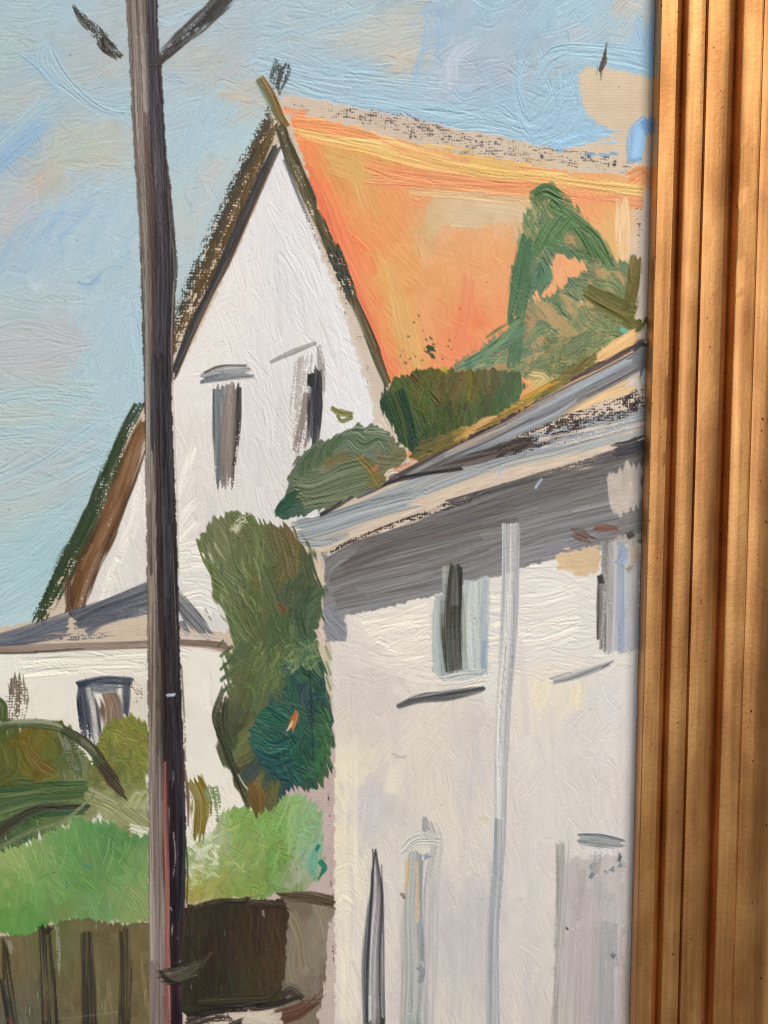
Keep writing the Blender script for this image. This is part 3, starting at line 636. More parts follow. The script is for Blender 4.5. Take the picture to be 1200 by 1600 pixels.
    for x, y, l, k in ((36, 1330, 26, 0), (52, 1326, 30, 1), (64, 1328, 28, 0), (78, 1318, 30, 1), (104, 1320, 36, -1), (118, 1296, 40, 1), (170, 1310, 40, -1), (178, 1316, 44, -1), (196, 1316, 30, -1), (150, 1312, 30, 1), (206, 1300, 34, -1), (96, 1356, 20, 1), (30, 1350, 24, 0)):
        S([(x, y), (x + k * 3 + 1, y + l / 2), (x + k * 9, y + l)], 3, (150, 190, 136), a=0.7, ridge=0.03)
    S([(132, 1350), (140, 1356), (144, 1352)], 5, (46, 130, 130), a=0.8)
    S([(60, 1374), (70, 1368), (90, 1362)], 3, (70, 110, 70), a=0.6)
    S([(104, 1376), (104, 1390)], 3, (56, 120, 110), a=0.7)

    # --- fence
    FENCE = [(-620, 1466), (-20, 1462), (40, 1462), (64, 1452), (90, 1440), (140, 1434), (190, 1444), (240, 1438), (246, 1900), (-620, 1900)]
    FK = [(20, 1490, (118, 106, 70)), (50, 1520, (104, 96, 70)), (30, 1590, (96, 92, 76)), (100, 1480, (104, 100, 66)), (110, 1560, (102, 94, 66)), (170, 1470, (104, 92, 62)), (165, 1560, (112, 104, 72)), (220, 1480, (112, 98, 66)), (220, 1560, (108, 94, 66)), (95, 1450, (96, 100, 60)), (-300, 1550, (106, 98, 68))]
    fm = cv.mask(FENCE, 3, 1, 26, drag=88, reach=4)
    cv.base(FENCE, FK, m=fm, seed=26, jit=0.03, body=0.04)
    cv.fill(FENCE, FK, 230, 80, 14, 90, 8, clip=fm, seed=27, ridge=0.05, cj=0.035, jit=0.035, a=(0.4, 0.9), stretch=22, rag=0.5)
    for pts, w in (([(6, 1470), (12, 1530), (24, 1604)], [10, 14, 14]), ([(70, 1450), (74, 1520), (80, 1610)], [20, 26, 28]), ([(136, 1458), (138, 1520), (139, 1610)], [16, 21, 22]), ([(193, 1452), (194, 1520), (193, 1610)], [15, 19, 22]), ([(-90, 1450), (-88, 1700)], 24), ([(-170, 1450), (-168, 1700)], 24), ([(-250, 1450), (-248, 1700)], 24), ([(78, 1600), (82, 1800)], 24), ([(139, 1600), (140, 1800)], 22), ([(193, 1600), (192, 1800)], 22)):
        S(pts, w, [(44, 40, 32), (62, 56, 44), (48, 42, 34), (74, 66, 50), (40, 36, 30)], dry=0.75, load=0.92, drop=0.0, ridge=0.07, stretch=26, mixw=0.6, rag=0.5, pick=0.8, pitch=3.0, wob=0.8)
    S([(0, 1530), (8, 1570), (14, 1604)], [5, 7, 6], (40, 38, 34), dry=0.5, load=0.8)
    S([(64, 1448), (72, 1456), (80, 1450)], 8, (44, 42, 30))
    S([(88, 1448), (90, 1480), (92, 1520)], [6, 9, 4], (160, 160, 148), dry=0.7, load=0.55, a=0.7)
    S([(12, 1470), (18, 1486)], 9, (150, 148, 136), a=0.6, dry=0.5, load=0.7)
    S([(90, 1592), (130, 1588), (185, 1581)], 3, (136, 132, 108), a=0.7)
    S([(154, 1530), (154, 1580)], 2.5, (150, 140, 104), a=0.7)
    S([(168, 1530), (172, 1560), (178, 1580)], [4, 7, 3], (140, 122, 84), a=0.7)
    S([(220, 1490), (224, 1530), (232, 1580)], [4, 7, 5], (148, 126, 82), a=0.6)
    S([(70, 1560), (72, 1590)], 4, (130, 66, 66), a=0.7)
    S([(12, 1592), (20, 1598)], 5, (140, 70, 56), a=0.7)

    # --- right of the pole: grass, shed panel
    L2 = [(285, 1330), (310, 1315), (340, 1290), (352, 1262), (380, 1262), (420, 1262), (440, 1246), (480, 1240), (500, 1260), (504, 1320), (505, 1370), (470, 1396), (285, 1412)]
    L2K = [(310, 1350, (153, 171, 120)), (330, 1380, (151, 155, 85)), (300, 1390, (162, 155, 81)), (380, 1300, (128, 159, 85)), (420, 1290, (121, 161, 85)), (450, 1280, (128, 167, 99)), (480, 1280, (144, 177, 130)), (490, 1330, (136, 169, 140)), (470, 1370, (167, 166, 144)), (440, 1340, (111, 151, 75)), (400, 1370, (131, 156, 83)), (360, 1350, (142, 161, 93)), (370, 1390, (133, 151, 75)), (440, 1390, (113, 147, 83)), (340, 1310, (171, 179, 140))]
    m2 = cv.mask(L2, 6, 2, 28, drag=-65, reach=9)
    cv.base(L2, L2K, m=m2, seed=28, jit=0.05, body=0.05)
    cv.fill(L2, L2K, 120, 40, 12, lambda x, y: -70, 30, clip=m2, seed=29, ridge=0.06, cj=0.04, jit=0.045, rag=0.5)
    cv.fill(L2, L2K, 90, 18, 7, 50, 80, clip=m2, seed=30, ridge=0.07, cj=0.06, jit=0.05, bend=0.3)
    cv.fill([(292, 1300), (345, 1296), (340, 1370), (292, 1390)], [(300, 1340, (222, 222, 208)), (330, 1330, (200, 208, 176)), (310, 1370, (180, 190, 130))], 40, 18, 7, 40, 70, seed=31, ridge=0.07, cj=0.04, rag=6)
    cv.fill([(400, 1280), (480, 1256), (490, 1330), (410, 1360)], [(440, 1300, (168, 190, 128))], 26, 40, 3.5, -76, 10, clip=m2, seed=88, a=(0.3, 0.7))
    for k in range(12):
        a1 = 0.4 + k * 0.6
        S([(355 + 8 * (k % 4), 1345 + 5 * (k // 3)), (360 + 8 * (k % 4) + 12 * math.cos(a1), 1345 + 5 * (k // 3) + 12 * math.sin(a1))], 3, (190, 204, 150), a=0.6)
    S([(497, 1322), (490, 1350), (486, 1372)], [8, 16, 10], (92, 160, 140), a=0.6)
    S([(499, 1320), (494, 1328)], 6, (24, 120, 100), body=0.1)
    S([(502, 1346), (507, 1356), (500, 1370)], [9, 9, 4], (22, 108, 88), body=0.1)
    # pink ground strip left bare, pencil line
    S([(512, 1235), (516, 1320), (518, 1400)], 22, (196, 174, 168), dry=1.0, load=0.55, ridge=0.02, a=0.8)
    for pts in ([(514, 1240), (516, 1300), (517, 1390)], [(517, 1430), (521, 1500), (523, 1560)], [(524, 1110), (525, 1150), (524, 1200)]):
        S(pts, 4, (60, 50, 56), dry=1.2, load=0.5, ridge=0.02, stretch=3)
    # shed panel
    P2 = [(440, 1398), (478, 1400), (524, 1400), (528, 1424), (514, 1440), (510, 1500), (508, 1545), (498, 1575), (500, 1900), (420, 1900), (430, 1570)]
    PK = [(460, 1420, (120, 106, 86)), (490, 1450, (140, 130, 112)), (480, 1500, (136, 128, 110)), (500, 1530, (120, 104, 92)), (480, 1560, (128, 114, 100)), (455, 1470, (128, 116, 100))]
    pm = cv.mask(P2, 3, 1, 32, drag=85, reach=4)
    cv.base(P2, PK, m=pm, seed=32, jit=0.03)
    cv.fill(P2, PK, 60, 60, 14, 88, 14, clip=pm, seed=33, ridge=0.05, cj=0.03, jit=0.04, stretch=20, rag=0.5)
    S([(440, 1404), (480, 1404), (528, 1414)], [12, 18, 22], [(96, 84, 64), (76, 62, 46), (84, 70, 52)], dry=0.6, load=0.85, ridge=0.08)
    S([(430, 1590), (470, 1575), (500, 1560)], [26, 24, 16], [(84, 52, 38), (104, 74, 58)], dry=0.6, load=0.8)
    DARK = [(288, 1418), (320, 1412), (376, 1404), (388, 1408), (440, 1406), (450, 1420), (446, 1500), (444, 1550), (448, 1565), (380, 1576), (300, 1590), (283, 1580), (281, 1480)]
    DK = [(300, 1440, (56, 50, 34)), (340, 1450, (50, 42, 32)), (400, 1440, (56, 44, 34)), (420, 1480, (70, 52, 36)), (390, 1500, (66, 50, 34)), (330, 1520, (46, 40, 30)), (300, 1560, (44, 44, 28)), (400, 1560, (60, 54, 38)), (430, 1530, (70, 60, 44))]
    dm = cv.mask(DARK, 3, 1, 34, drag=88, reach=3)
    cv.base(DARK, DK, m=dm, seed=34, jit=0.02, body=0.07)
    cv.fill(DARK, DK, 90, 70, 15, 88, 10, clip=dm, seed=35, ridge=0.06, cj=0.03, jit=0.03, stretch=22, rag=0.5)
    for x in (390, 402, 410, 418, 426, 434):
        S([(x + 4, 1420), (x, 1470), (x - 2 + (x % 5), 1520 + x % 17)], 3, [(96, 72, 50), (84, 58, 42)], a=0.7, dry=0.7, load=0.7)
    S([(411, 1422), (412, 1432)], 5, (176, 160, 146), a=0.8)
    S([(292, 1424), (340, 1412), (376, 1406), (388, 1404)], [10, 13, 14, 10], [(40, 34, 26), (60, 52, 40), (96, 78, 54)], body=0.14, ridge=0.1)
    S([(386, 1410), (420, 1412), (446, 1416)], [10, 12, 10], [(48, 38, 30), (58, 46, 36)], body=0.12, ridge=0.08)
    S([(310, 1566), (370, 1566), (420, 1562), (434, 1548)], [14, 16, 16, 10], [(42, 38, 26), (68, 62, 44), (50, 44, 32)], body=0.12, ridge=0.1, stretch=30)
    S([(290, 1588), (340, 1578), (420, 1570), (476, 1556)], [14, 12, 12, 10], [(34, 30, 28), (48, 40, 34)], body=0.13, ridge=0.08)
    S([(440, 1556), (456, 1544), (476, 1558)], [12, 22, 8], [(40, 36, 32), (98, 92, 80)], body=0.1, dry=0.3, load=0.9)
    S([(290, 1600), (330, 1590), (360, 1592)], [14, 20, 14], (58, 50, 46), dry=0.6, load=0.75)
    S([(360, 1604), (390, 1596), (420, 1604)], 10, (36, 34, 36))
    cv.base([(380, 1584), (440, 1580), (450, 1900), (370, 1900)], [(400, 1590, (212, 198, 182)), (420, 1650, (200, 180, 160))], rag=5, seed=36, a=0.9)
    cv.base([(283, 1610), (500, 1600), (520, 1900), (283, 1900)], [(300, 1690, (90, 80, 66)), (450, 1690, (120, 108, 90))], rag=5, seed=37, a=0.9)

    # --- white outbuilding: wall
    WALL = [(512, 980), (540, 960), (670, 932), (790, 896), (880, 866), (1060, 840), (1060, 1900), (520, 1900), (524, 1500), (523, 1300), (524, 1180), (516, 1000)]
    UK = [(540, 1000, (219, 210, 202)), (600, 980, (227, 220, 210)), (640, 960, (227, 220, 212)), (640, 1040, (229, 222, 212)), (560, 1080, (213, 204, 196)), (580, 1150, (215, 206, 196)), (600, 1080, (211, 202, 194)), (540, 1200, (231, 222, 198)), (535, 1300, (233, 224, 196)), (540, 1380, (231, 222, 202)), (535, 1500, (229, 220, 206)), (600, 1250, (209, 202, 198)), (580, 1270, (203, 198, 198)), (620, 1220, (227, 218, 202)), (650, 1160, (225, 216, 202)), (680, 1180, (219, 210, 200)), (700, 1110, (221, 212, 200)), (740, 1130, (211, 202, 198)), (740, 1200, (215, 208, 202)), (760, 1000, (223, 218, 212)), (770, 1060, (225, 220, 212)), (870, 930, (227, 222, 216)), (920, 950, (225, 220, 212)), (840, 970, (221, 216, 212)), (850, 1010, (227, 222, 216)), (880, 1090, (229, 220, 202)), (840, 1080, (231, 222, 206)), (900, 1140, (221, 214, 208)), (850, 1180, (225, 218, 210)), (950, 1100, (221, 216, 214)), (970, 1180, (225, 220, 216)), (920, 1220, (217, 210, 206)), (840, 1270, (221, 214, 206)), (820, 1350, (219, 212, 208)), (850, 1400, (221, 214, 208)), (820, 1500, (217, 210, 202)), (840, 1580, (217, 208, 200)), (700, 1280, (223, 214, 202)), (720, 1350, (219, 212, 202)), (740, 1400, (207, 200, 198)), (720, 1450, (203, 196, 196)), (740, 1500, (207, 200, 198)), (700, 1580, (215, 208, 198)), (620, 1400, (221, 214, 206)), (560, 1450, (225, 216, 206)), (560, 1570, (221, 212, 200)), (620, 1560, (213, 206, 200)), (940, 1280, (219, 212, 208)), (975, 1400, (215, 208, 202)), (975, 1580, (207, 194, 184)), (960, 1330, (221, 216, 214))]
    wm = cv.mask(WALL, 2.5, 1, 50)
    cv.base(WALL, UK, m=wm, seed=50, jit=0.012, body=0.05)
    WV = [(512, 860), (1020, 850), (1020, 1620), (520, 1620)]
    cv.fill(WV, UK, 520, 66, 18, lambda x, y: 4 if (y < 1060 and x > 560) else (-70 if 1060 < y < 1250 else 88), 18, clip=wm, seed=51, ridge=0.055, cj=0.008, jit=0.016, a=(0.35, 0.85), rag=0.55, stretch=18)
    cv.fill(WV, UK, 300, 34, 10, lambda x, y: -10 if y < 1060 else 80, 45, clip=wm, seed=52, ridge=0.04, feather=0.5, cj=0.01, jit=0.02, a=(0.3, 0.8), bend=0.3, rag=0.5)
    cv.fill([(524, 1600), (1040, 1600), (1040, 1890), (524, 1890)], UK, 60, 120, 30, 88, 14, clip=wm, seed=53, ridge=0.05)
    for d in range(4):
        S([(536 + d * 7, 1190), (535 + d * 7, 1320), (537 + d * 7, 1590)], 10, [(236, 228, 206), (234, 226, 210)][d % 2], ridge=0.07, clip=wm, stretch=40, a=0.55, feather=0.7, pick=0.6)
    for k in range(9):
        S([(528, 1345 + k * 11), (540 + k % 3, 1336 + k * 11), (554, 1342 + k * 12)], 9, (236, 227, 206), ridge=0.05, clip=wm, a=0.6, wob=2.5)
    for d in range(7):
        S([(566 + d * 9, 976 + d * 8), (610 + d * 5, 962 + d * 11), (664, 948 + d * 12)], 13, (233, 226, 212), ridge=0.06, clip=wm, feather=0.5, wob=3, pitch=3.2)
    S([(600, 1190), (582, 1250), (574, 1320)], [16, 34, 24], (206, 200, 200), a=0.5, clip=wm, ridge=0.04)
    for d in range(7):
        S([(812, 935 + d * 14), (850, 932 + d * 13), (900, 915 + d * 14)], 13, (232, 226, 216), ridge=0.06, clip=wm, feather=0.5, wob=3, pitch=3.2)
    for d in range(5):
        S([(770, 925 + d * 25), (785, 926 + d * 25), (800, 928 + d * 24)], 14, (230, 224, 212), ridge=0.06, clip=wm, feather=0.5, wob=3, pitch=3.2)
    for x, y in ((850, 1080), (895, 1085), (906, 1080), (838, 1075)):
        S([(x, y - 12), (x + 3, y), (x - 3, y + 26)], 10, (238, 226, 192), a=0.6, clip=wm)
    for k in range(12):
        x, y = 690 + (k * 37) % 90, 1360 + (k * 53) % 170
        S([(x, y), (x + 4, y + 30), (x, y + 70)], 16, (202, 195, 196), a=0.35, clip=wm, ridge=0.04)
    cv.fill([(540, 1080), (980, 1060), (980, 1600), (540, 1600)], [(700, 1300, (204, 198, 198)), (850, 1250, (212, 206, 202)), (760, 1480, (198, 192, 194)), (580, 1150, (208, 200, 196))], 70, 110, 12, 88, 6, clip=wm, seed=54, a=(0.25, 0.55), ridge=0.05, pick=0.7, feather=0.6, stretch=26, pitch=2.8)
    S([(752, 1276), (756, 1284), (754, 1290)], 13, (206, 200, 150), dry=0.8, load=0.55)
    S([(612, 1178), (625, 1183), (634, 1181)], 4, (170, 164, 162), a=0.8)
    S([(616, 1184), (632, 1186)], 2.5, (160, 154, 154), a=0.7)
    cv.specks([(540, 1000), (980, 1000), (980, 1580), (560, 1580)], 22, 1.5, (120, 110, 104), seed=9)

    # --- eaves: broad grey band under the roof
    EAVE = [(500, 866), (540, 846), (600, 822), (700, 786), (830, 748), (920, 722), (1014, 702), (1010, 848), (940, 852), (880, 868), (790, 896), (670, 932), (560, 958), (538, 962), (536, 1000), (506, 1002), (506, 940), (508, 900), (496, 850)]
    EK = [(530, 900, (123, 121, 121)), (560, 880, (119, 116, 116)), (620, 860, (114, 110, 110)), (700, 830, (111, 108, 108)), (760, 800, (116, 112, 111)), (600, 920, (129, 128, 130)), (680, 900, (133, 132, 134)), (740, 880, (135, 135, 137)), (660, 850, (127, 126, 128)), (860, 780, (118, 115, 114)), (860, 840, (138, 139, 141)), (920, 830, (131, 130, 132)), (940, 770, (118, 117, 118)), (960, 730, (98, 96, 97)), (520, 980, (145, 146, 150)), (985, 800, (124, 122, 123)), (850, 740, (98, 94, 94))]
    em = cv.mask(EAVE, 2.5, 1, 55)
    cv.base(EAVE, EK, m=em, seed=55, jit=0.02, body=0.06)
    cv.fill(EAVE, EK, 150, 120, 16, -14, 5, clip=em, seed=56, ridge=0.06, cj=0.025, jit=0.04, a=(0.5, 0.95), stretch=30, rag=0.4, bend=0.03)
    for d in range(8):
        S([(512 + d * 2, 896 + d * 8), (560, 876 + d * 10), (680, 842 + d * 11), (790, 812 + d * 10)], 13, [(108, 103, 102), (119, 117, 118), (103, 99, 99), (130, 129, 131)][d % 4], clip=em, ridge=0.08, stretch=34, a=0.8)
    S([(540, 888), (600, 862), (700, 832), (800, 806)], 18, [(91, 83, 80), (113, 107, 105)], clip=em, a=0.7, ridge=0.07, stretch=30)
    S([(530, 872), (600, 846), (720, 806), (830, 772), (940, 740)], 24, [(89, 87, 89), (105, 99, 97), (98, 95, 96)], clip=em, a=0.8, ridge=0.08, stretch=34)
    S([(500, 905), (512, 880), (540, 862)], [26, 26, 20], (124, 123, 125), clip=em, ridge=0.06)
    for d in range(5):
        S([(812, 820 + d * 10), (870, 806 + d * 9), (960, 784 + d * 10)], 14, [(129, 130, 132), (119, 117, 118)][d % 2], clip=em, ridge=0.07, stretch=30, a=0.8)
    cv.fill(EAVE, [(600, 850, (92, 84, 80)), (760, 820, (96, 88, 84)), (640, 910, (146, 146, 148)), (880, 830, (150, 152, 154)), (760, 870, (138, 138, 140)), (900, 760, (98, 92, 90))], 46, 130, 7, -15, 4, clip=em, seed=57, a=(0.3, 0.7), ridge=0.07, stretch=34, pick=0.6, bend=0.03)
    S([(508, 950), (522, 972), (540, 996)], 34, (134, 136, 142), clip=cv.mask([(507, 930), (542, 940), (541, 1000), (506, 1004)], 2, 1), ridge=0.05)
    S([(470, 850), (480, 862), (496, 852)], 16, (206, 188, 166), dry=0.6, load=0.7, ridge=0.02)
    S([(495, 862), (500, 880), (502, 900)], 12, (204, 188, 168), dry=0.7, load=0.7, ridge=0.02)
    # --- roof of the outbuilding: streaked planes
    S([(470, 830), (540, 810), (620, 776), (700, 752), (800, 716), (900, 690), (1004, 662)], [34, 36, 36, 40, 44, 52, 44], [(200, 186, 168), (168, 172, 172), (146, 152, 158), (160, 168, 174), (128, 134, 140)], ridge=0.08, dry=0.5, load=0.98, drop=0.28, stretch=40, pitch=3.6, mixw=0.5)
    S([(466, 832), (500, 822), (560, 806), (640, 782)], [28, 34, 32, 26], [(140, 146, 150), (166, 172, 174), (124, 130, 134)], ridge=0.09, stretch=34)
    S([(468, 846), (500, 850), (540, 838)], 12, (150, 156, 160), ridge=0.07)
    S([(512, 862), (560, 838), (640, 806), (720, 776), (830, 738), (920, 716), (1002, 690)], [10, 14, 16, 18, 22, 26, 20], (208, 190, 172), dry=0.5, load=0.85, ridge=0.02, stretch=6)
    S([(510, 866), (560, 842), (650, 808), (740, 776), (840, 742)], [6, 9, 11, 12, 10], (44, 38, 36), dry=1.0, load=0.58, ridge=0.04, stretch=6)
    S([(540, 850), (600, 826), (650, 806)], [5, 7, 4], (84, 60, 46), dry=0.7, load=0.7)
    S([(700, 786), (800, 758), (900, 728), (1004, 700)], [10, 10, 12, 20], [(70, 66, 68), (90, 86, 86)], dry=0.6, load=0.8, stretch=20)
    S([(960, 706), (985, 700), (1004, 694)], 22, (64, 62, 66), dry=0.6, load=0.8)
    # brown-black middle stroke running dry to the right
    S([(604, 752), (680, 728), (760, 710), (830, 690)], [12, 24, 26, 18], [(64, 54, 50), (90, 72, 62), (52, 46, 46), (112, 104, 104)], ridge=0.08, stretch=34, mixw=0.6)
    S([(780, 704), (860, 676), (930, 652), (1004, 624)], [28, 34, 34, 28], [(46, 36, 36), (66, 50, 44)], dry=1.05, load=0.68, drop=0.12, ridge=0.06, stretch=4, wob=0.5)
    S([(980, 630), (994, 622), (1003, 616)], 22, (50, 42, 44), dry=0.9, load=0.62)
    S([(850, 694), (930, 676), (1002, 658)], 20, (212, 198, 186), dry=0.8, load=0.6, a=0.9, ridge=0.02)
    S([(880, 690), (950, 672), (1000, 656)], 12, (150, 164, 180), dry=0.9, load=0.5, ridge=0.05)
    # peach gap and upper blue-grey plane
    S([(880, 640), (930, 618), (985, 596)], [10, 26, 30], (226, 190, 140), dry=0.3, load=0.9, ridge=0.03)
    S([(985, 590), (998, 586), (1004, 600)], 30, (204, 196, 188), dry=0.5, load=0.8, ridge=0.02)
    S([(640, 740), (720, 700), (800, 664), (880, 622), (960, 584), (1004, 562)], [14, 28, 36, 38, 32, 30], [(120, 122, 128), (92, 90, 94), (134, 142, 150), (160, 168, 176), (120, 112, 108), (168, 158, 146)], ridge=0.09, stretch=44, pitch=3.4, mixw=0.6, dry=0.3, load=1.0)
    S([(700, 716), (780, 688), (860, 650), (900, 628)], [8, 12, 12, 6], [(130, 140, 150), (156, 164, 172)], ridge=0.08, stretch=40, a=0.8)
    S([(990, 560), (1000, 556), (1006, 575)], 26, (116, 118, 124), dry=0.4, load=0.8)
    S([(604, 756), (660, 722), (720, 690), (790, 652), (860, 612), (930, 574), (1004, 536)], [6, 8, 9, 9, 9, 10, 8], [(52, 40, 42), (78, 62, 60), (60, 50, 54)], dry=0.5, load=0.88, ridge=0.07, stretch=12)
    S([(640, 744), (700, 716), (770, 686), (830, 654)], [4, 6, 6, 4], [(58, 50, 50), (186, 176, 164)], ridge=0.08, stretch=30)
    S([(992, 542), (1000, 536), (1008, 534)], 11, (48, 48, 52), body=0.1)
    # white end and black line at the left tip
    S([(470, 806), (486, 802), (502, 799)], [7, 13, 10], (230, 228, 224), body=0.1)
    S([(500, 804), (530, 788), (560, 770), (590, 758)], [8, 9, 8, 5], [(34, 32, 34), (60, 56, 60)], body=0.1, ridge=0.06)
    S([(560, 774), (590, 760), (620, 748)], [6, 10, 6], [(70, 64, 68), (130, 130, 134)], ridge=0.07)
    S([(590, 760), (650, 742), (720, 732)], [7, 8, 6], (36, 32, 34), body=0.1)
    # flecks
    for x, y in ((778, 736), (836, 756)):
        S([(x, y + 6), (x + 10, y - 8)], 5, (170, 192, 214), body=0.12)
    # torn ground patches on the eaves at the right
    cv.base([(866, 872), (880, 860), (905, 858), (934, 850), (940, 862), (938, 892), (920, 898), (895, 896), (870, 888)], [(900, 880, (212, 186, 150)), (930, 870, (206, 180, 146))], rag=5, seed=60)
    cv.base([(946, 742), (1002, 722), (1000, 786), (968, 812), (950, 800)], [(970, 770, (204, 190, 176)), (990, 740, (198, 186, 174))], m=cv.mask([(946, 742), (1002, 722), (1000, 786), (968, 812), (950, 800)], 7, 1, 61, 5, drag=82, reach=9), seed=61, a=0.85, jit=0.03)
    S([(986, 744), (988, 780)], 14, (200, 186, 172), dry=1.0, load=0.45, ridge=0.02, stretch=4, a=0.8)
    S([(902, 832), (910, 838), (920, 842)], [18, 24, 12], (112, 84, 78), rag=0.8, ridge=0.08)
    S([(930, 828), (945, 826), (960, 824)], [10, 14, 8], (124, 82, 72), rag=0.7, ridge=0.08)

    # --- drainpipe
    S([(800, 818), (798, 900), (794, 1000), (787, 1100), (783, 1200), (779, 1320), (772, 1450), (770, 1610)], [25, 26, 24, 22, 20, 18, 18, 20], [(208, 208, 206), (176, 178, 182), (220, 218, 214), (168, 168, 174), (208, 204, 200)], wob=0.6, jit=0.06, pitch=2.6, ridge=0.09, stretch=60, body=0.1, mixw=0.4, ends=0.15, rag=0.25)
    S([(781, 1280), (777, 1360), (771, 1460), (769, 1620), (768, 1800)], [15, 17, 16, 18, 18], [(150, 156, 160), (196, 198, 198), (160, 166, 170), (190, 190, 190), (150, 154, 156)], wob=0.6, jit=0.06, mixw=0.8, pitch=2.6, pick=0.5, ridge=0.07, stretch=60, body=0.1, ends=0.2)
    S([(790, 1010), (784, 1090), (779, 1190)], 2.5, (122, 120, 122), a=0.9)
    S([(803, 1010), (797, 1090), (793, 1190)], 2.5, (140, 136, 138), a=0.8)
    S([(812, 830), (810, 900), (806, 985)], 3, (160, 162, 166), a=0.8)
    S([(787, 818), (787, 900), (784, 990)], 3, (150, 154, 158), a=0.8)

    # --- upper window with its sill
    cv.base([(682, 930), (700, 925), (760, 900), (766, 905), (762, 1050), (740, 1062), (690, 1062), (676, 1050), (674, 960)], [(690, 960, (184, 192, 188)), (690, 1030, (170, 178, 176)), (745, 940, (190, 196, 192)), (745, 1030, (176, 186, 192)), (730, 970, (186, 194, 190))], rag=2, seed=62, a=0.9)
    for x, c in ((684, (182, 190, 186)), (692, (160, 168, 166)), (728, (170, 178, 176)), (738, (196, 202, 198)), (748, (186, 194, 190)), (757, (172, 182, 190))):
        S([(x, 932 if x < 700 else 910), (x - 2, 980), (x - 1, 1050)], 11, c, ridge=0.08, stretch=26)
    S([(757, 1000), (755, 1030), (757, 1050)], 8, (140, 158, 174), a=0.7)
    S([(698, 884), (700, 900), (702, 930)], 18, (150, 152, 148), dry=0.5, load=0.8)
    S([(709, 884), (708, 930), (707, 980), (708, 1050)], [18, 31, 32, 24], [(84, 88, 60), (44, 44, 40), (60, 60, 50), (36, 36, 34)], ridge=0.06, body=0.09, stretch=40, mixw=0.35, jit=0.03)
    S([(709, 876), (710, 900), (711, 940)], [4, 10, 12], (110, 112, 108), a=0.75, dry=0.4, load=0.8)
    S([(724, 930), (727, 980), (726, 1030)], 3, (140, 140, 84), a=0.8)
    S([(690, 1062), (720, 1052), (754, 1056)], [16, 18, 14], [(206, 208, 202), (176, 180, 176)], ridge=0.09)
    S([(690, 1074), (720, 1070), (756, 1062)], 10, (222, 216, 206), ridge=0.09)
    S([(626, 1103), (660, 1090), (700, 1086), (752, 1078)], [9, 16, 18, 11], [(168, 166, 162), (52, 52, 54), (70, 72, 74), (50, 50, 50)], body=0.1, ridge=0.09, stretch=30, mixw=0.3)
    S([(640, 1090), (690, 1082), (740, 1074)], 5, (160, 160, 160), a=0.8)
    # --- small sill, right-hand window
    S([(862, 1066), (900, 1054), (954, 1036)], [13, 15, 8], [(190, 188, 184), (140, 142, 144), (196, 194, 190)], ridge=0.09, stretch=24, mixw=0.3)
    S([(940, 1044), (950, 1038), (957, 1034)], 3, (70, 70, 74))
    cv.base([(935, 850), (1000, 830), (1000, 1010), (975, 1024), (945, 1010)], [(950, 880, (150, 146, 146)), (975, 900, (176, 178, 184)), (960, 960, (178, 174, 176)), (985, 980, (172, 178, 190)), (980, 860, (190, 186, 184)), (990, 850, (170, 160, 140))], rag=4, seed=64, a=0.85)
    for x, c in ((946, (128, 124, 122)), (955, (166, 160, 160)), (964, (186, 186, 190)), (972, (150, 162, 180)), (981, (182, 186, 194)), (990, (186, 184, 184))):
        S([(x, 850), (x - 1, 930), (x - 2, 1015)], 11, c, dry=0.6, load=0.75, ridge=0.05, stretch=22)
    S([(938, 900), (938, 950), (936, 1000)], [8, 12, 8], [(110, 104, 100), (70, 64, 60), (150, 144, 140)], dry=0.5, load=0.8, ridge=0.05)
    S([(937, 900), (940, 910)], 9, (50, 48, 46), dry=0.4, load=0.8)
    S([(976, 858), (972, 870), (968, 876)], 14, (150, 164, 186), rag=0.7)
    S([(984, 884), (988, 888)], 14, (150, 142, 112), rag=0.7)
    S([(980, 838), (990, 834)], 12, (70, 58, 56), rag=0.8, dry=0.4, load=0.8)
    S([(990, 850), (992, 876)], 14, (196, 170, 146), dry=0.5, load=0.8)
    # --- lower door slit and window
    S([(587, 1326), (586, 1400), (586, 1500), (584, 1610)], [8, 25, 30, 31], [(66, 70, 76), (110, 112, 116), (56, 58, 64), (206, 204, 206), (120, 112, 118), (52, 52, 56), (120, 122, 126)], ridge=0.07, stretch=60, mixw=0.45, ends=0.3, body=0.08)
    S([(584, 1600), (583, 1800)], 30, [(66, 70, 76), (140, 140, 144), (52, 52, 56)], ridge=0.07)
    S([(574, 1600), (576, 1500), (582, 1380), (586, 1330)], [6, 6, 6, 4], (48, 52, 60), a=0.9)
    S([(596, 1350), (599, 1430), (601, 1600)], [3, 4, 4], (56, 58, 62), a=0.9)
    S([(676, 1288), (682, 1320), (674, 1400), (668, 1600)], [14, 26, 26, 20], [(186, 184, 184), (158, 158, 162), (196, 192, 190), (168, 166, 168)], dry=0.3, load=0.8, pick=0.8, feather=0.7, a=0.8, ridge=0.06, stretch=30, pitch=2.6, jit=0.06)
    S([(664, 1282), (668, 1300), (672, 1312)], [10, 13, 8], (160, 160, 166), dry=0.6, load=0.75)
    S([(646, 1340), (642, 1420), (642, 1520), (644, 1610)], [22, 28, 34, 30], [(176, 170, 160), (150, 156, 154), (190, 192, 186), (160, 166, 166), (148, 154, 158)], ridge=0.1, stretch=40, body=0.1, mixw=0.6)
    S([(644, 1600), (644, 1800)], 30, [(170, 170, 166), (160, 166, 166)], ridge=0.07)
    S([(652, 1345), (654, 1400), (652, 1440)], [8, 9, 5], [(226, 212, 186), (220, 178, 122), (226, 216, 198)], ridge=0.08, a=0.75)
    S([(638, 1345), (636, 1390)], [9, 8], (206, 184, 150), ridge=0.06)
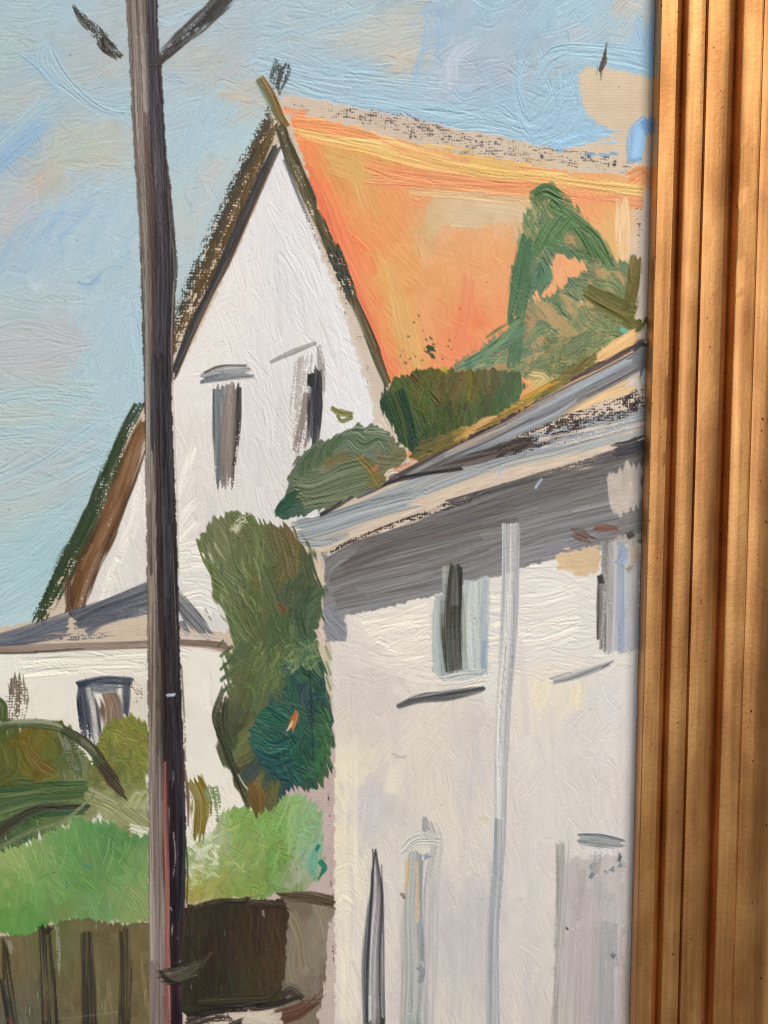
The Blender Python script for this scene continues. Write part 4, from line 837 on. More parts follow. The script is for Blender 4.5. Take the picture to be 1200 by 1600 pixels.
    S([(660, 1345), (658, 1400), (660, 1500)], [5, 5, 6], (130, 140, 150), a=0.85)
    S([(630, 1332), (650, 1316), (676, 1314)], [12, 22, 22], [(210, 210, 204), (190, 192, 186), (206, 206, 200)], ridge=0.11, body=0.12, stretch=26)
    S([(662, 1342), (672, 1336)], 10, (150, 156, 168), ridge=0.08)
    S([(652, 1508), (658, 1520), (656, 1534)], 10, (140, 144, 150), rag=0.7)
    S([(628, 1398), (630, 1402)], 7, (146, 130, 118), rag=0.6)
    # --- lower right window: smoky patch and its dash
    cv.base([(870, 1335), (888, 1345), (900, 1340), (975, 1330), (972, 1620), (866, 1620)], [(880, 1420, (201, 195, 190)), (900, 1400, (185, 177, 175)), (930, 1380, (184, 177, 176)), (900, 1500, (189, 179, 177)), (940, 1480, (178, 172, 175)), (950, 1560, (168, 166, 169)), (890, 1580, (192, 184, 179)), (960, 1420, (194, 188, 186)), (920, 1560, (187, 179, 178))], rag=5, seed=66, a=0.75)
    for x, c, y0 in ((872, (155, 151, 145), 1315), (880, (199, 193, 188), 1330), (892, (183, 173, 171), 1350), (904, (172, 163, 164), 1360), (914, (190, 179, 176), 1390), (926, (178, 169, 170), 1370), (938, (174, 169, 173), 1380), (950, (176, 174, 177), 1400), (960, (188, 186, 187), 1400), (900, (201, 192, 188), 1480), (944, (161, 162, 165), 1500), (956, (161, 162, 165), 1510)):
        S([(x + 4, y0), (x, 1460), (x - 3, 1615)], 14, c, dry=0.4, load=0.9, ridge=0.06, stretch=30, a=0.8, feather=0.6, pick=0.7, pitch=2.6, jit=0.05)
    for x in (870, 873, 877, 885):
        S([(x + 4, 1312 + x % 5 * 5), (x, 1400), (x - 4, 1480)], 2.5, (136, 136, 130), a=0.7)
    S([(906, 1310), (932, 1313), (970, 1318)], [17, 22, 15], [(110, 118, 124), (161, 163, 164), (128, 138, 146)], ridge=0.08, body=0.12, stretch=30, wob=0.4, ends=0.4)
    S([(912, 1304), (940, 1306), (972, 1312)], 3.5, (86, 92, 98), a=0.9)
    for x, y, c in ((924, 1356, (120, 130, 140)), (922, 1370, (110, 118, 128)), (955, 1362, (130, 136, 148)), (968, 1356, (120, 128, 140)), (946, 1366, (151, 150, 154)), (966, 1345, (90, 104, 120)), (956, 1496, (110, 118, 126))):
        S([(x, y), (x + 4, y - 6)], 8, c, rag=0.9, body=0.1)
    S([(928, 1360), (936, 1345), (936, 1335)], 14, (171, 165, 159), dry=0.7, load=0.6)
    S([(885, 1450), (887, 1452)], 4, (40, 36, 36), body=0.1)
    S([(975, 1480), (972, 1540), (970, 1610)], 12, (205, 192, 180), a=0.7)

    # --- tree and climbers on the roof
    TK = [(830, 300, (78, 106, 66)), (860, 310, (85, 111, 71)), (820, 360, (82, 113, 76)), (850, 350, (90, 117, 78)), (900, 350, (87, 111, 72)), (930, 380, (84, 107, 74)), (950, 410, (93, 115, 80)), (820, 430, (79, 111, 86)), (850, 420, (85, 113, 89)), (815, 480, (88, 111, 80)), (900, 470, (101, 121, 86)), (950, 450, (104, 119, 81)), (860, 500, (105, 125, 92)), (800, 530, (102, 122, 93)), (760, 540, (100, 126, 101)), (720, 565, (97, 124, 100)), (900, 530, (103, 123, 83)), (880, 560, (102, 117, 75)), (930, 520, (108, 122, 85))]
    TREE = [(830, 300), (850, 286), (868, 292), (882, 300), (905, 330), (930, 360), (955, 385), (966, 410), (985, 408), (990, 470), (984, 520), (960, 540), (920, 560), (880, 590), (840, 590), (800, 588), (730, 582), (705, 574), (740, 548), (775, 524), (800, 510), (806, 480), (796, 450), (800, 420), (812, 370), (824, 330)]
    tm = cv.mask(TREE, 7, 1, 70, 4, drag=70, reach=7) * (1 - cv.mask([(862, 402), (896, 398), (912, 412), (908, 432), (886, 444), (860, 456), (840, 472), (826, 470), (838, 450), (854, 432)], 9, 1, 71, 4, drag=60, reach=7))
    cv.base(TREE, TK, m=tm, seed=70, jit=0.05, a=0.42, body=0.05)
    def tang(x, y):
        if y > 520: return -32
        if x < 850: return 88
        return 52
    cv.fill(TREE, TK, 190, 36, 13, tang, 30, clip=tm, seed=72, ridge=0.08, cj=0.05, jit=0.06, a=(0.5, 0.95), bend=0.25, dry=0.8, load=0.85)
    cv.fill(TREE, [(k[0], k[1], (190, 172, 112)) for k in TK], 90, 26, 4, tang, 30, clip=tm, seed=73, a=(0.3, 0.7), dry=0.8, load=0.6)
    S([(826, 372), (818, 430), (806, 490)], [22, 34, 24], [(66, 102, 66), (74, 112, 80)], rag=0.6, ridge=0.1)
    S([(846, 408), (850, 430), (842, 456)], [16, 22, 14], [(70, 108, 84), (84, 122, 92)], rag=0.7, ridge=0.09)
    S([(834, 310), (850, 296), (872, 308)], [20, 24, 16], (70, 104, 60), rag=0.9, ridge=0.1)
    for d in range(4):
        S([(862 + d * 8, 316 + d * 5), (900 + d * 9, 350 + d * 6), (930 + d * 8, 400 + d * 5)], 14, [(78, 112, 66), (88, 118, 74)][d % 2], ridge=0.11, dry=0.4, load=0.85)
    for d in range(5):
        S([(835 + d * 10, 392 - d * 4), (842 + d * 10, 370 - d * 2), (858 + d * 10, 344)], 10, (86, 122, 78), ridge=0.1)
    S([(806, 500), (808, 530), (802, 560)], 20, [(72, 112, 84), (92, 124, 92)], dry=0.4, load=0.9)
    for d in range(5):
        S([(712 + d * 8, 576 - d * 3), (760 + d * 6, 552 - d * 5), (812, 524 - d * 6)], 11, [(88, 122, 96), (110, 136, 100), (78, 114, 92)][d % 3], dry=0.5, load=0.8, ridge=0.09)
    S([(760, 526), (780, 512), (792, 506)], [5, 6, 4], (92, 110, 70), rag=0.8)
    cv.fill([(850, 490), (975, 490), (950, 540), (860, 585)], [(900, 530, (150, 150, 100)), (940, 510, (160, 154, 100))], 34, 40, 4, 98, 12, clip=tm, seed=79, a=(0.25, 0.55), dry=0.7, load=0.7)
    S([(915, 458), (950, 474), (996, 496)], [22, 34, 34], [(92, 86, 34), (104, 98, 42), (84, 84, 34)], ridge=0.07, rag=0.6, stretch=24)
    S([(992, 404), (988, 440), (984, 480)], [18, 24, 22], [(88, 80, 30), (104, 94, 40)], rag=0.6, ridge=0.07)
    S([(985, 500), (992, 508), (1000, 500)], 22, (96, 94, 40), rag=0.8)
    S([(970, 516), (980, 520)], 9, (112, 180, 156))
    S([(1000, 500), (1002, 470), (1004, 430)], 14, (208, 194, 180), dry=0.6, load=0.8, ridge=0.02)
    # olive hedge and its dark corner
    HEDGE = [(592, 630), (606, 602), (640, 582), (690, 574), (720, 580), (810, 578), (818, 600), (812, 640), (760, 660), (720, 672), (690, 690), (655, 720), (644, 712), (620, 680)]
    HK = [(600, 630, (34, 64, 40)), (612, 660, (30, 60, 38)), (630, 690, (34, 62, 36)), (640, 620, (76, 82, 36)), (620, 610, (70, 80, 36)), (680, 600, (92, 88, 34)), (730, 600, (98, 90, 38)), (780, 600, (88, 92, 48)), (805, 610, (70, 98, 66)), (700, 640, (62, 76, 38)), (740, 640, (74, 84, 40)), (790, 640, (66, 90, 50)), (660, 660, (58, 76, 36)), (660, 700, (60, 78, 42)), (690, 620, (82, 86, 36))]
    hm2 = cv.mask(HEDGE, 5, 1, 74, 4, drag=85)
    cv.base(HEDGE, HK, m=hm2, seed=74, jit=0.04, body=0.05)
    cv.fill(HEDGE, HK, 120, 50, 12, lambda x, y: 100 if x > 660 else 62, 18, clip=hm2, seed=75, ridge=0.08, cj=0.08, jit=0.06, stretch=18, rag=0.5)
    for d in range(4):
        S([(598 + d * 9, 625 - d * 6), (616 + d * 8, 665 - d * 4), (640 + d * 2, 712)], 13, [(28, 58, 38), (40, 68, 36), (56, 74, 34)][d % 3], clip=hm2, ridge=0.09)
    S([(690, 574), (700, 580)], 7, (176, 158, 40), body=0.1)
    S([(596, 650), (604, 664), (612, 676)], 9, (212, 198, 186), dry=0.7, load=0.6)
    VINE = [(640, 714), (660, 690), (700, 676), (760, 656), (830, 616), (880, 580), (930, 552), (960, 545), (880, 602), (800, 646), (720, 690), (655, 722)]
    cv.fill(VINE, [(660, 705, (92, 84, 36)), (700, 690, (112, 98, 44)), (760, 660, (120, 104, 48)), (740, 670, (206, 160, 92)), (820, 630, (170, 132, 60)), (850, 610, (112, 104, 46)), (900, 575, (108, 100, 50)), (840, 580, (170, 160, 110)), (820, 600, (190, 170, 112))], 110, 28, 9, -28, 16, seed=76, under=0.9, rag=4, cj=0.08, ridge=0.08)
    S([(740, 668), (760, 656), (776, 650)], [8, 14, 6], (226, 172, 116), rag=0.7)
    S([(830, 586), (845, 592), (836, 606)], 20, (196, 176, 118), dry=0.6, load=0.7)
    S([(815, 622), (850, 606), (880, 590)], 9, (196, 150, 62), dry=0.6, load=0.7)
    S([(940, 556), (965, 540), (985, 526)], [16, 20, 12], (232, 188, 130), dry=0.3, load=0.9, ridge=0.03)
    # grey-green bush at the gutter
    GB = [(436, 812), (430, 795), (446, 774), (452, 745), (464, 712), (490, 694), (520, 684), (546, 672), (566, 664), (580, 664), (604, 672), (622, 692), (640, 712), (628, 728), (600, 742), (596, 758), (560, 772), (520, 790), (470, 806)]
    GBK = [(445, 795, (51, 82, 68)), (470, 780, (86, 100, 75)), (500, 760, (99, 108, 85)), (550, 750, (101, 109, 87)), (570, 700, (99, 115, 99)), (530, 700, (89, 108, 91)), (480, 720, (92, 104, 84)), (600, 700, (104, 109, 82)), (620, 712, (111, 105, 72)), (585, 745, (116, 105, 67)), (520, 722, (114, 109, 80)), (560, 725, (108, 113, 86)), (460, 745, (94, 106, 85))]
    gb = cv.mask(GB, 4, 1, 77, 4, drag=-60)
    cv.base(GB, GBK, m=gb, seed=77, jit=0.03, body=0.07)
    cv.fill(GB, GBK, 80, 36, 14, -25, 40, clip=gb, seed=78, ridge=0.09, cj=0.03, jit=0.035)
    for d in range(5):
        S([(458 + d * 4, 752 + d * 9), (490, 752 + d * 9), (540, 732 + d * 10), (574, 722 + d * 11)], 15, [(100, 112, 82), (108, 118, 90), (94, 106, 76)][d % 3], clip=gb, ridge=0.12, stretch=24, body=0.09, pitch=4)
    for d in range(5):
        S([(512 + d * 3, 712 - d * 8), (540 + d * 4, 688 - d * 4), (562 + d * 3, 704 - d * 7), (590, 690 - d * 4), (606, 708 - d * 8)], 12, [(98, 114, 92), (108, 122, 100), (90, 108, 84)][d % 3], clip=gb, ridge=0.12, body=0.09, pitch=4)
    for k in range(7):
        S([(470 + k * 7, 742 - k * 4), (476 + k * 7, 722 - k * 4), (490 + k * 8, 704 - k * 4)], 9, [(74, 94, 66), (88, 104, 72)][k % 2], clip=gb, ridge=0.1)
    S([(508, 724), (530, 716), (545, 712)], 12, (112, 100, 54), clip=gb, a=0.8)
    S([(564, 716), (580, 734), (588, 752)], [10, 16, 14], [(112, 104, 58), (120, 100, 42)], clip=gb, ridge=0.08)
    S([(582, 734), (590, 728)], 7, (170, 108, 66))
    S([(604, 742), (612, 736), (622, 734)], 9, (226, 206, 194), body=0.1)
    S([(618, 734), (628, 730), (640, 726)], 6, (204, 140, 108))
    S([(430, 806), (440, 788), (462, 776)], [10, 24, 16], [(34, 72, 52), (48, 84, 58)], ridge=0.08, clip=gb)

    # --- tall shrub in front of the house
    SH = [(312, 838), (330, 815), (352, 806), (376, 800), (392, 806), (408, 816), (428, 822), (446, 818), (462, 832), (474, 850), (490, 862), (498, 895), (505, 930), (506, 962), (494, 992), (500, 1010), (510, 1060), (518, 1110), (519, 1180), (514, 1212), (498, 1232), (468, 1228), (450, 1238), (426, 1262), (400, 1272), (388, 1258), (372, 1230), (352, 1200), (338, 1170), (332, 1140), (342, 1108), (358, 1090), (356, 1060), (352, 1030), (362, 1000), (350, 962), (338, 930), (330, 900), (318, 868)]
    SK = [(335, 830, (111, 120, 83)), (360, 850, (103, 111, 73)), (400, 840, (98, 101, 60)), (400, 880, (94, 99, 62)), (350, 890, (103, 112, 74)), (460, 840, (113, 92, 50)), (478, 880, (95, 93, 49)), (470, 920, (71, 83, 51)), (440, 900, (90, 93, 58)), (490, 880, (59, 74, 64)), (470, 970, (57, 77, 53)), (500, 940, (73, 94, 62)), (400, 940, (89, 97, 59)), (380, 980, (97, 106, 66)), (430, 980, (70, 83, 52)), (400, 1020, (87, 102, 65)), (470, 1010, (105, 116, 81)), (440, 1040, (91, 106, 69)), (370, 1040, (91, 101, 67)), (500, 1050, (72, 107, 73)), (480, 1070, (45, 75, 69)), (500, 1120, (51, 82, 64)), (400, 1090, (97, 106, 66)), (370, 1120, (77, 81, 54)), (350, 1150, (66, 74, 53)), (345, 1110, (90, 90, 63)), (380, 1160, (104, 107, 64)), (365, 1200, (67, 66, 50)), (390, 1220, (99, 89, 51)), (400, 1250, (113, 92, 53)), (440, 1130, (45, 75, 72)), (430, 1180, (40, 70, 72)), (460, 1160, (43, 73, 68)), (440, 1215, (38, 68, 71)), (490, 1180, (49, 82, 64)), (505, 1205, (76, 94, 57)), (470, 1110, (47, 77, 74)), (420, 1240, (107, 105, 64))]
    sm = cv.mask(SH, 7, 1, 80, 4, drag=68, reach=8)
    cv.base(SH, SK, m=sm, seed=80, jit=0.04, body=0.06)
    cv.fill(SH, SK, 170, 84, 20, lambda x, y: (70 if x < 400 else 95) if y < 1000 else (-60 if x < 420 else 85), 26, clip=sm, seed=81, ridge=0.09, cj=0.045, jit=0.045, bend=0.2, stretch=16, rag=0.5)
    cv.fill(SH, SK, 70, 22, 6, 70, 60, clip=sm, seed=82, ridge=0.09, cj=0.06, jit=0.05, a=(0.4, 0.9), bend=0.3)
    cv.fill([(318, 830), (400, 815), (420, 900), (400, 960), (350, 950)], [(340, 880, (176, 182, 132)), (380, 900, (150, 160, 104)), (400, 840, (120, 128, 80))], 34, 34, 4, 68, 14, clip=sm, seed=85, a=(0.25, 0.6), dry=0.7, load=0.7, ridge=0.06)
    S([(366, 830), (376, 816), (388, 806)], 16, (190, 190, 160), dry=0.7, load=0.55)
    cv.fill([(440, 1010), (500, 1000), (506, 1046), (450, 1050)], [(470, 1020, (150, 162, 112)), (490, 1030, (132, 152, 100))], 26, 22, 4, -30, 40, clip=sm, seed=86, a=(0.3, 0.7), bend=0.4, dry=0.6, load=0.75)
    cv.fill([(390, 1010), (450, 1000), (450, 1060), (400, 1090)], [(420, 1040, (128, 142, 84)), (400, 1060, (118, 132, 76))], 30, 28, 4, -58, 16, clip=sm, seed=87, a=(0.3, 0.6), dry=0.6, load=0.75)
    TEAL = [(452, 1060), (462, 1046), (490, 1044), (508, 1062), (514, 1120), (512, 1180), (494, 1212), (470, 1224), (454, 1222), (446, 1234), (430, 1212), (404, 1190), (390, 1160), (388, 1140), (410, 1110), (440, 1098)]
    TLK = [(480, 1060, (47, 85, 62)), (470, 1090, (43, 79, 70)), (500, 1120, (53, 91, 62)), (490, 1090, (49, 67, 76)), (430, 1130, (45, 89, 76)), (410, 1150, (49, 97, 82)), (440, 1180, (37, 73, 72)), (470, 1170, (41, 81, 66)), (440, 1210, (37, 71, 72)), (500, 1180, (59, 99, 62))]
    tl = cv.mask(TEAL, 3, 1, 83, 4, drag=40)
    cv.base(TEAL, TLK, m=tl, seed=83, jit=0.03, body=0.1)
    cv.fill(TEAL, TLK, 70, 44, 12, lambda x, y: 80 if x > 455 else 20, 25, clip=tl, seed=84, ridge=0.11, cj=0.07, jit=0.06, bend=0.35)
    S([(484, 1040), (486, 1100), (490, 1190)], 4, (24, 44, 42), a=0.8, clip=tl)
    for k in range(6):
        S([(398 + k * 3, 1164 + k * 6), (420 + k * 3, 1176 + k * 7), (450, 1168 + k * 8)], 6, [(46, 104, 92), (24, 60, 66)][k % 2], a=0.7, clip=tl, ridge=0.12)
    S([(464, 1112), (459, 1124), (454, 1138)], [6, 13, 10], [(150, 92, 44), (176, 104, 52), (200, 120, 80)], body=0.14, rag=0.6)
    S([(458, 1126), (453, 1136), (450, 1142)], [3, 5, 4], (236, 222, 204), body=0.16)
    S([(436, 945), (442, 952), (440, 960)], 9, (122, 74, 48), a=0.8)
    for pts in ([(346, 1080), (338, 1120), (342, 1150)], [(340, 1140), (356, 1180), (372, 1220), (388, 1256)], [(352, 1090), (350, 1130), (362, 1170)]):
        S(pts, [8, 12, 9], [(44, 50, 34), (66, 70, 46), (52, 50, 36)], ridge=0.1, dry=0.4, load=0.85)
    S([(372, 1210), (380, 1224), (388, 1234)], 3.5, (222, 214, 196))
    S([(396, 1226), (408, 1248), (402, 1268)], [18, 26, 12], [(96, 70, 30), (124, 92, 44)], ridge=0.08, a=0.85)
    S([(498, 985), (504, 992), (500, 1000)], 14, (214, 192, 178), dry=0.4, load=0.8)
    for k in range(9):
        S([(350 + (k * 13) % 24, 1000 + k * 9), (340 + (k * 13) % 24, 1010 + k * 9)], 6, (74, 92, 56), rag=0.8)
    for k in range(8):
        S([(508 + k % 3, 1010 + k * 24), (516 + k % 2 * 2, 1030 + k * 24)], 5, (96, 134, 84), a=0.7)
    for x, y in ((320, 950), (326, 962), (345, 960), (350, 965)):
        S([(x, y), (x + 4, y + 8)], 4, (120, 112, 100), a=0.7)
    # yellow-brown leaf beside the pole
    S([(306, 1222), (312, 1250), (304, 1300)], [26, 30, 18], [(96, 84, 28), (132, 112, 40), (110, 96, 36)], rag=0.6, ridge=0.08, dry=0.3, load=0.9)
    S([(328, 1230), (334, 1262), (338, 1290)], 22, (120, 140, 96), dry=0.8, load=0.55)

    # --- pole with its stays
    POLE = [(196, -260), (197, 0), (203, 100), (207, 200), (216, 330), (220, 430), (224, 560), (227, 680), (229, 800), (231, 1000), (232, 1200), (233, 1400), (233, 1620), (233, 1900), (288, 1900), (286, 1620), (284, 1560), (282, 1500), (290, 1400), (291, 1300), (289, 1200), (284, 1100), (281, 1000), (278, 880), (274, 760), (268, 620), (272, 520), (275, 400), (268, 300), (258, 220), (254, 120), (248, 60), (246, 0), (244, -260)]
    pl = cv.mask(POLE, 1.2, 1, 90, 10)
    PO = [(215, 50, (116, 106, 100)), (235, 50, (92, 82, 80)), (215, 200, (104, 94, 82)), (228, 250, (96, 80, 72)), (245, 200, (62, 52, 56)), (225, 350, (92, 82, 74)), (240, 350, (70, 56, 56)), (255, 350, (52, 46, 56)), (228, 450, (92, 84, 82)), (245, 450, (46, 38, 44)), (262, 500, (42, 40, 46)), (232, 600, (98, 92, 84)), (246, 600, (38, 30, 34)), (260, 700, (42, 38, 46)), (233, 800, (112, 104, 96)), (247, 800, (44, 28, 28)), (262, 850, (38, 34, 42)), (240, 950, (120, 108, 96)), (254, 950, (50, 34, 30)), (270, 950, (44, 42, 42)), (240, 1100, (120, 110, 98)), (258, 1100, (46, 28, 28)), (275, 1100, (38, 36, 34)), (242, 1300, (118, 106, 102)), (255, 1300, (120, 84, 78)), (270, 1300, (40, 26, 30)), (283, 1300, (36, 34, 38)), (242, 1500, (122, 108, 104)), (258, 1500, (130, 88, 80)), (272, 1500, (34, 18, 22)), (242, 1600, (120, 104, 100)), (275, 1590, (36, 18, 34))]
    cv.base(POLE, PO, m=pl, seed=90, jit=0.02, body=0.12)
    def po(pts, w, c, **k):
        kk = dict(clip=pl, ridge=0.07, stretch=60, body=0.13, jit=0.085, mixw=0.75, rag=0.5, ends=1.0, pitch=2.4, pick=0.45, wob=0.5)
        kk.update(k)
        S(pts, w, c, **kk)
    po([(213, -240), (215, -20), (220, 100), (226, 240), (236, 420), (240, 560)], [34, 34, 30, 30, 24, 18], [(70, 60, 54), (124, 112, 102), (92, 80, 72), (146, 136, 128), (90, 78, 72), (122, 112, 106)])
    po([(240, -240), (240, -20), (244, 120), (250, 260), (258, 420), (256, 620), (258, 800)], [20, 18, 22, 26, 34, 30, 28], [(56, 50, 58), (44, 40, 48), (72, 66, 76), (40, 36, 42), (70, 50, 50)])
    po([(228, 180), (238, 330), (240, 480), (246, 620)], [10, 14, 12, 8], [(84, 62, 56), (56, 38, 38)], a=0.85)
    po([(222, 410), (228, 560), (232, 720), (236, 860)], [14, 15, 18, 18], [(82, 76, 74), (112, 108, 102), (70, 62, 58)], a=0.9)
    po([(236, 700), (238, 900), (243, 1100), (246, 1300), (246, 1610), (246, 1880)], [14, 26, 30, 32, 30, 30], [(140, 112, 102), (108, 96, 88), (128, 118, 104), (86, 74, 66), (136, 126, 112), (106, 96, 86)])
    po([(254, 560), (258, 760), (264, 960), (270, 1160), (276, 1380), (276, 1500)], [30, 30, 32, 32, 26, 22], [(34, 32, 38), (70, 70, 74), (28, 24, 30), (44, 40, 46), (40, 22, 22)], jit=0.06)
    po([(247, 640), (248, 780), (252, 940), (258, 1100), (262, 1260)], [6, 8, 9, 10, 8], (44, 26, 24), a=0.9)
    po([(258, 1190), (261, 1320), (262, 1450), (262, 1610), (262, 1880)], [5, 9, 10, 11, 11], [(128, 52, 50), (150, 84, 78), (176, 120, 108)], a=0.9)
    po([(240, 1180), (240, 1320), (242, 1450), (243, 1612)], [18, 22, 24, 26], [(118, 104, 102), (150, 136, 132), (110, 96, 96), (138, 122, 118)], a=0.75)
    po([(270, 1220), (270, 1340), (271, 1460), (273, 1612), (274, 1880)], [12, 12, 14, 20, 20], [(30, 16, 22), (40, 20, 24), (34, 24, 44)], a=0.95)
    po([(282, 1230), (284, 1300), (284, 1380), (280, 1440)], [9, 12, 12, 8], [(30, 28, 32), (52, 56, 66), (34, 32, 34)], a=0.9)
    po([(206, -20), (212, 120), (218, 260), (226, 420), (231, 600), (234, 780)], [12, 12, 12, 11, 9, 9], [(128, 116, 106), (158, 148, 138), (112, 102, 94)], a=0.8, pick=0.8)
    po([(238, 900), (238, 1100), (240, 1300), (242, 1500)], [10, 12, 12, 12], [(150, 138, 126), (176, 164, 152), (128, 116, 108)], a=0.7, pick=0.8)
    po([(256, 300), (266, 420), (262, 560), (268, 720), (274, 900), (280, 1100)], [7, 9, 9, 9, 9, 9], [(26, 24, 28), (44, 42, 46)], a=0.85, dry=0.7, load=0.85, pick=0.7)
    # bare bright streaks scraped between the bristles; low down, white glints painted as colour
    for pts, w, c in (([(226, 110), (227, 150), (229, 200)], 2.5, (176, 168, 158)), ([(222, 60), (224, 110)], 1.8, (160, 150, 140)), ([(231, 300), (232, 360)], 1.8, (150, 138, 126)), ([(243, 240), (244, 290)], 3, (190, 196, 200)), ([(248, 300), (249, 350), (248, 395)], 2.5, (186, 190, 196)), ([(266, 350), (267, 400)], 2, (170, 176, 180)),
                      ([(246, 420), (248, 520), (250, 590)], 2, (104, 100, 104)), ([(231, 640), (236, 720), (238, 800)], 2.5, (196, 182, 170)), ([(236, 690), (238, 740)], 2.5, (206, 190, 176)), ([(251, 650), (253, 760)], 2, (116, 112, 116)), ([(260, 640), (262, 720)], 1.8, (100, 98, 104)),
                      ([(234, 960), (234, 1060), (234, 1180)], 3, (176, 166, 148)), ([(240, 830), (242, 920), (244, 1000)], 2, (168, 154, 138)), ([(250, 1010), (252, 1080)], 1.8, (170, 158, 140)), ([(265, 820), (268, 900)], 2, (96, 100, 98)), ([(270, 860), (273, 940), (276, 1000)], 2, (110, 116, 104)),
                      ([(270, 1205), (271, 1230)], 4, (206, 204, 206)), ([(279, 1200), (281, 1260), (281, 1300)], 3, (176, 180, 186)), ([(272, 1300), (274, 1340), (271, 1370)], 3.5, (206, 196, 196)), ([(279, 1330), (279, 1370)], 2.5, (190, 190, 196)), ([(264, 1260), (266, 1300)], 3, (206, 190, 150)), ([(266, 1418), (268, 1426)], 4, (216, 208, 210)), ([(270, 1445), (269, 1460)], 3.5, (216, 208, 210)), ([(277, 1465), (279, 1470)], 5, (130, 136, 150)), ([(245, 1210), (246, 1300), (246, 1380)], 2.5, (170, 158, 150)), ([(252, 1200), (254, 1300)], 2.5, (160, 146, 140)), ([(259, 1380), (260, 1480)], 2, (210, 160, 148))):
        po(pts, w * 0.85, c, dry=0.9, load=0.72, rag=0.9, ridge=0.02, a=0.8, wob=0.8)
    S([(260, 1087), (272, 1085)], 6, (176, 190, 210), body=0.2)
    # green-grey rim of the pole on the right
    S([(264, 300), (271, 360), (274, 420), (270, 480)], [3, 8, 8, 4], (70, 72, 68), dry=0.6, load=0.7)
    S([(272, 440), (268, 540), (272, 660), (277, 780), (280, 900)], [3, 3, 3, 3, 3], (170, 162, 146), dry=0.5, load=0.8, body=0.14)
    S([(283, 1040), (288, 1120), (291, 1190)], 4, (84, 84, 48), dry=0.6, load=0.7)
    S([(290, 1200), (294, 1250), (294, 1290)], [3, 7, 3], (110, 84, 70), dry=0.5, load=0.75)
    S([(289, 1300), (293, 1360), (291, 1420)], 4, (50, 54, 44), dry=0.6, load=0.7)
    # bracket lump where the panel meets the pole
    S([(254, 1526), (270, 1524), (300, 1516)], [20, 32, 26], [(52, 48, 38), (92, 86, 70), (60, 56, 44), (104, 96, 80), (44, 40, 32)], body=0.2, ridge=0.12, pitch=2.8, wob=0.3, drop=0.4, ends=0.8)
    S([(300, 1520), (316, 1506), (328, 1490)], [20, 16, 8], [(58, 52, 40), (84, 76, 60), (50, 44, 34)], body=0.1, ridge=0.1, a=0.6, pitch=2.8)
    S([(250, 1516), (262, 1532), (284, 1538)], [5, 8, 8], (38, 34, 28), body=0.2, wob=0.3)
    # stays
    S([(116, 12), (132, 34), (150, 52), (166, 70), (185, 86)], [7, 15, 19, 22, 15], [(60, 58, 54), (112, 110, 106), (46, 44, 40), (96, 94, 90), (40, 38, 36)], dry=0.9, load=0.74, drop=0.0, wob=0.5, ridge=0.07, stretch=5, mixw=0.6)
    S([(118, 12), (134, 36), (158, 62)], [3, 6, 5], (50, 48, 44), dry=0.6, load=0.7, stretch=5)
    S([(160, 60), (164, 78), (178, 84)], [5, 8, 6], (44, 40, 36), dry=0.4, load=0.8)
    S([(240, 102), (270, 72), (304, 42), (340, 10), (380, -30), (420, -70)], [12, 22, 24, 24, 20, 16], [(44, 42, 42), (60, 56, 54), (40, 36, 38), (92, 88, 86), (50, 46, 46)], dry=0.75, load=0.95, drop=0.25, ridge=0.09, stretch=9, mixw=0.5, wob=0.5)
    S([(238, 98), (250, 98), (262, 86)], [8, 12, 8], (54, 48, 46), body=0.12)
    for x, y in ((290, 56), (304, 48), (316, 44), (262, 74), (284, 62)):
        S([(x, y), (x + 6, y - 5)], 4, (190, 196, 200), rag=0.8)
    # little spire on the horizon of the sky
    S([(949, 66), (946, 82), (944, 96), (939, 110)], [2.5, 5, 9, 6], (70, 54, 44), rag=0.9, body=0.09)
    S([(939, 106), (939, 124)], [5, 2], (60, 46, 40), rag=0.6)
    S([(934, 104), (932, 116)], 2.5, (84, 92, 104))
    cv.specks([(0, 0), (1000, 0), (1000, 200), (440, 150), (80, 900), (0, 960)], 60, 1.4, (110, 120, 124), seed=13)
# ------------------------------------------------------------------ materials
def new_mat(name):
    m = bpy.data.materials.new(name)
    m.use_nodes = True
    nt = m.node_tree
    return m, nt, nt.nodes['Principled BSDF']

def node(nt, kind, **kw):
    n = nt.nodes.new(kind)
    for k, v in kw.items():
        if k in n.inputs:
            n.inputs[k].default_value = v
        else:
            setattr(n, k, v)
    return n

def paint_material():
    m, nt, b = new_mat('oil_paint')
    L = nt.links.new
    a = node(nt, 'ShaderNodeAttribute', attribute_name='paint')
    L(a.outputs['Color'], b.inputs['Base Color'])
    tc = node(nt, 'ShaderNodeTexCoord')
    n1 = node(nt, 'ShaderNodeTexNoise', Scale=55.0, Detail=5.0)
    L(tc.outputs['Object'], n1.inputs['Vector'])
    r = node(nt, 'ShaderNodeMapRange')
    r.inputs['From Min'].default_value = 0.3; r.inputs['From Max'].default_value = 0.7
    r.inputs['To Min'].default_value = 0.40; r.inputs['To Max'].default_value = 0.62
    L(n1.outputs['Fac'], r.inputs['Value'])
    L(r.outputs['Result'], b.inputs['Roughness'])
    b.inputs['Specular IOR Level'].default_value = 0.28
    n2 = node(nt, 'ShaderNodeTexNoise', Scale=2600.0, Detail=3.0)
    L(tc.outputs['Object'], n2.inputs['Vector'])
    bp = node(nt, 'ShaderNodeBump', Strength=0.25, Distance=0.00006)
    L(n2.outputs['Fac'], bp.inputs['Height'])
    L(bp.outputs['Normal'], b.inputs['Normal'])
    return m

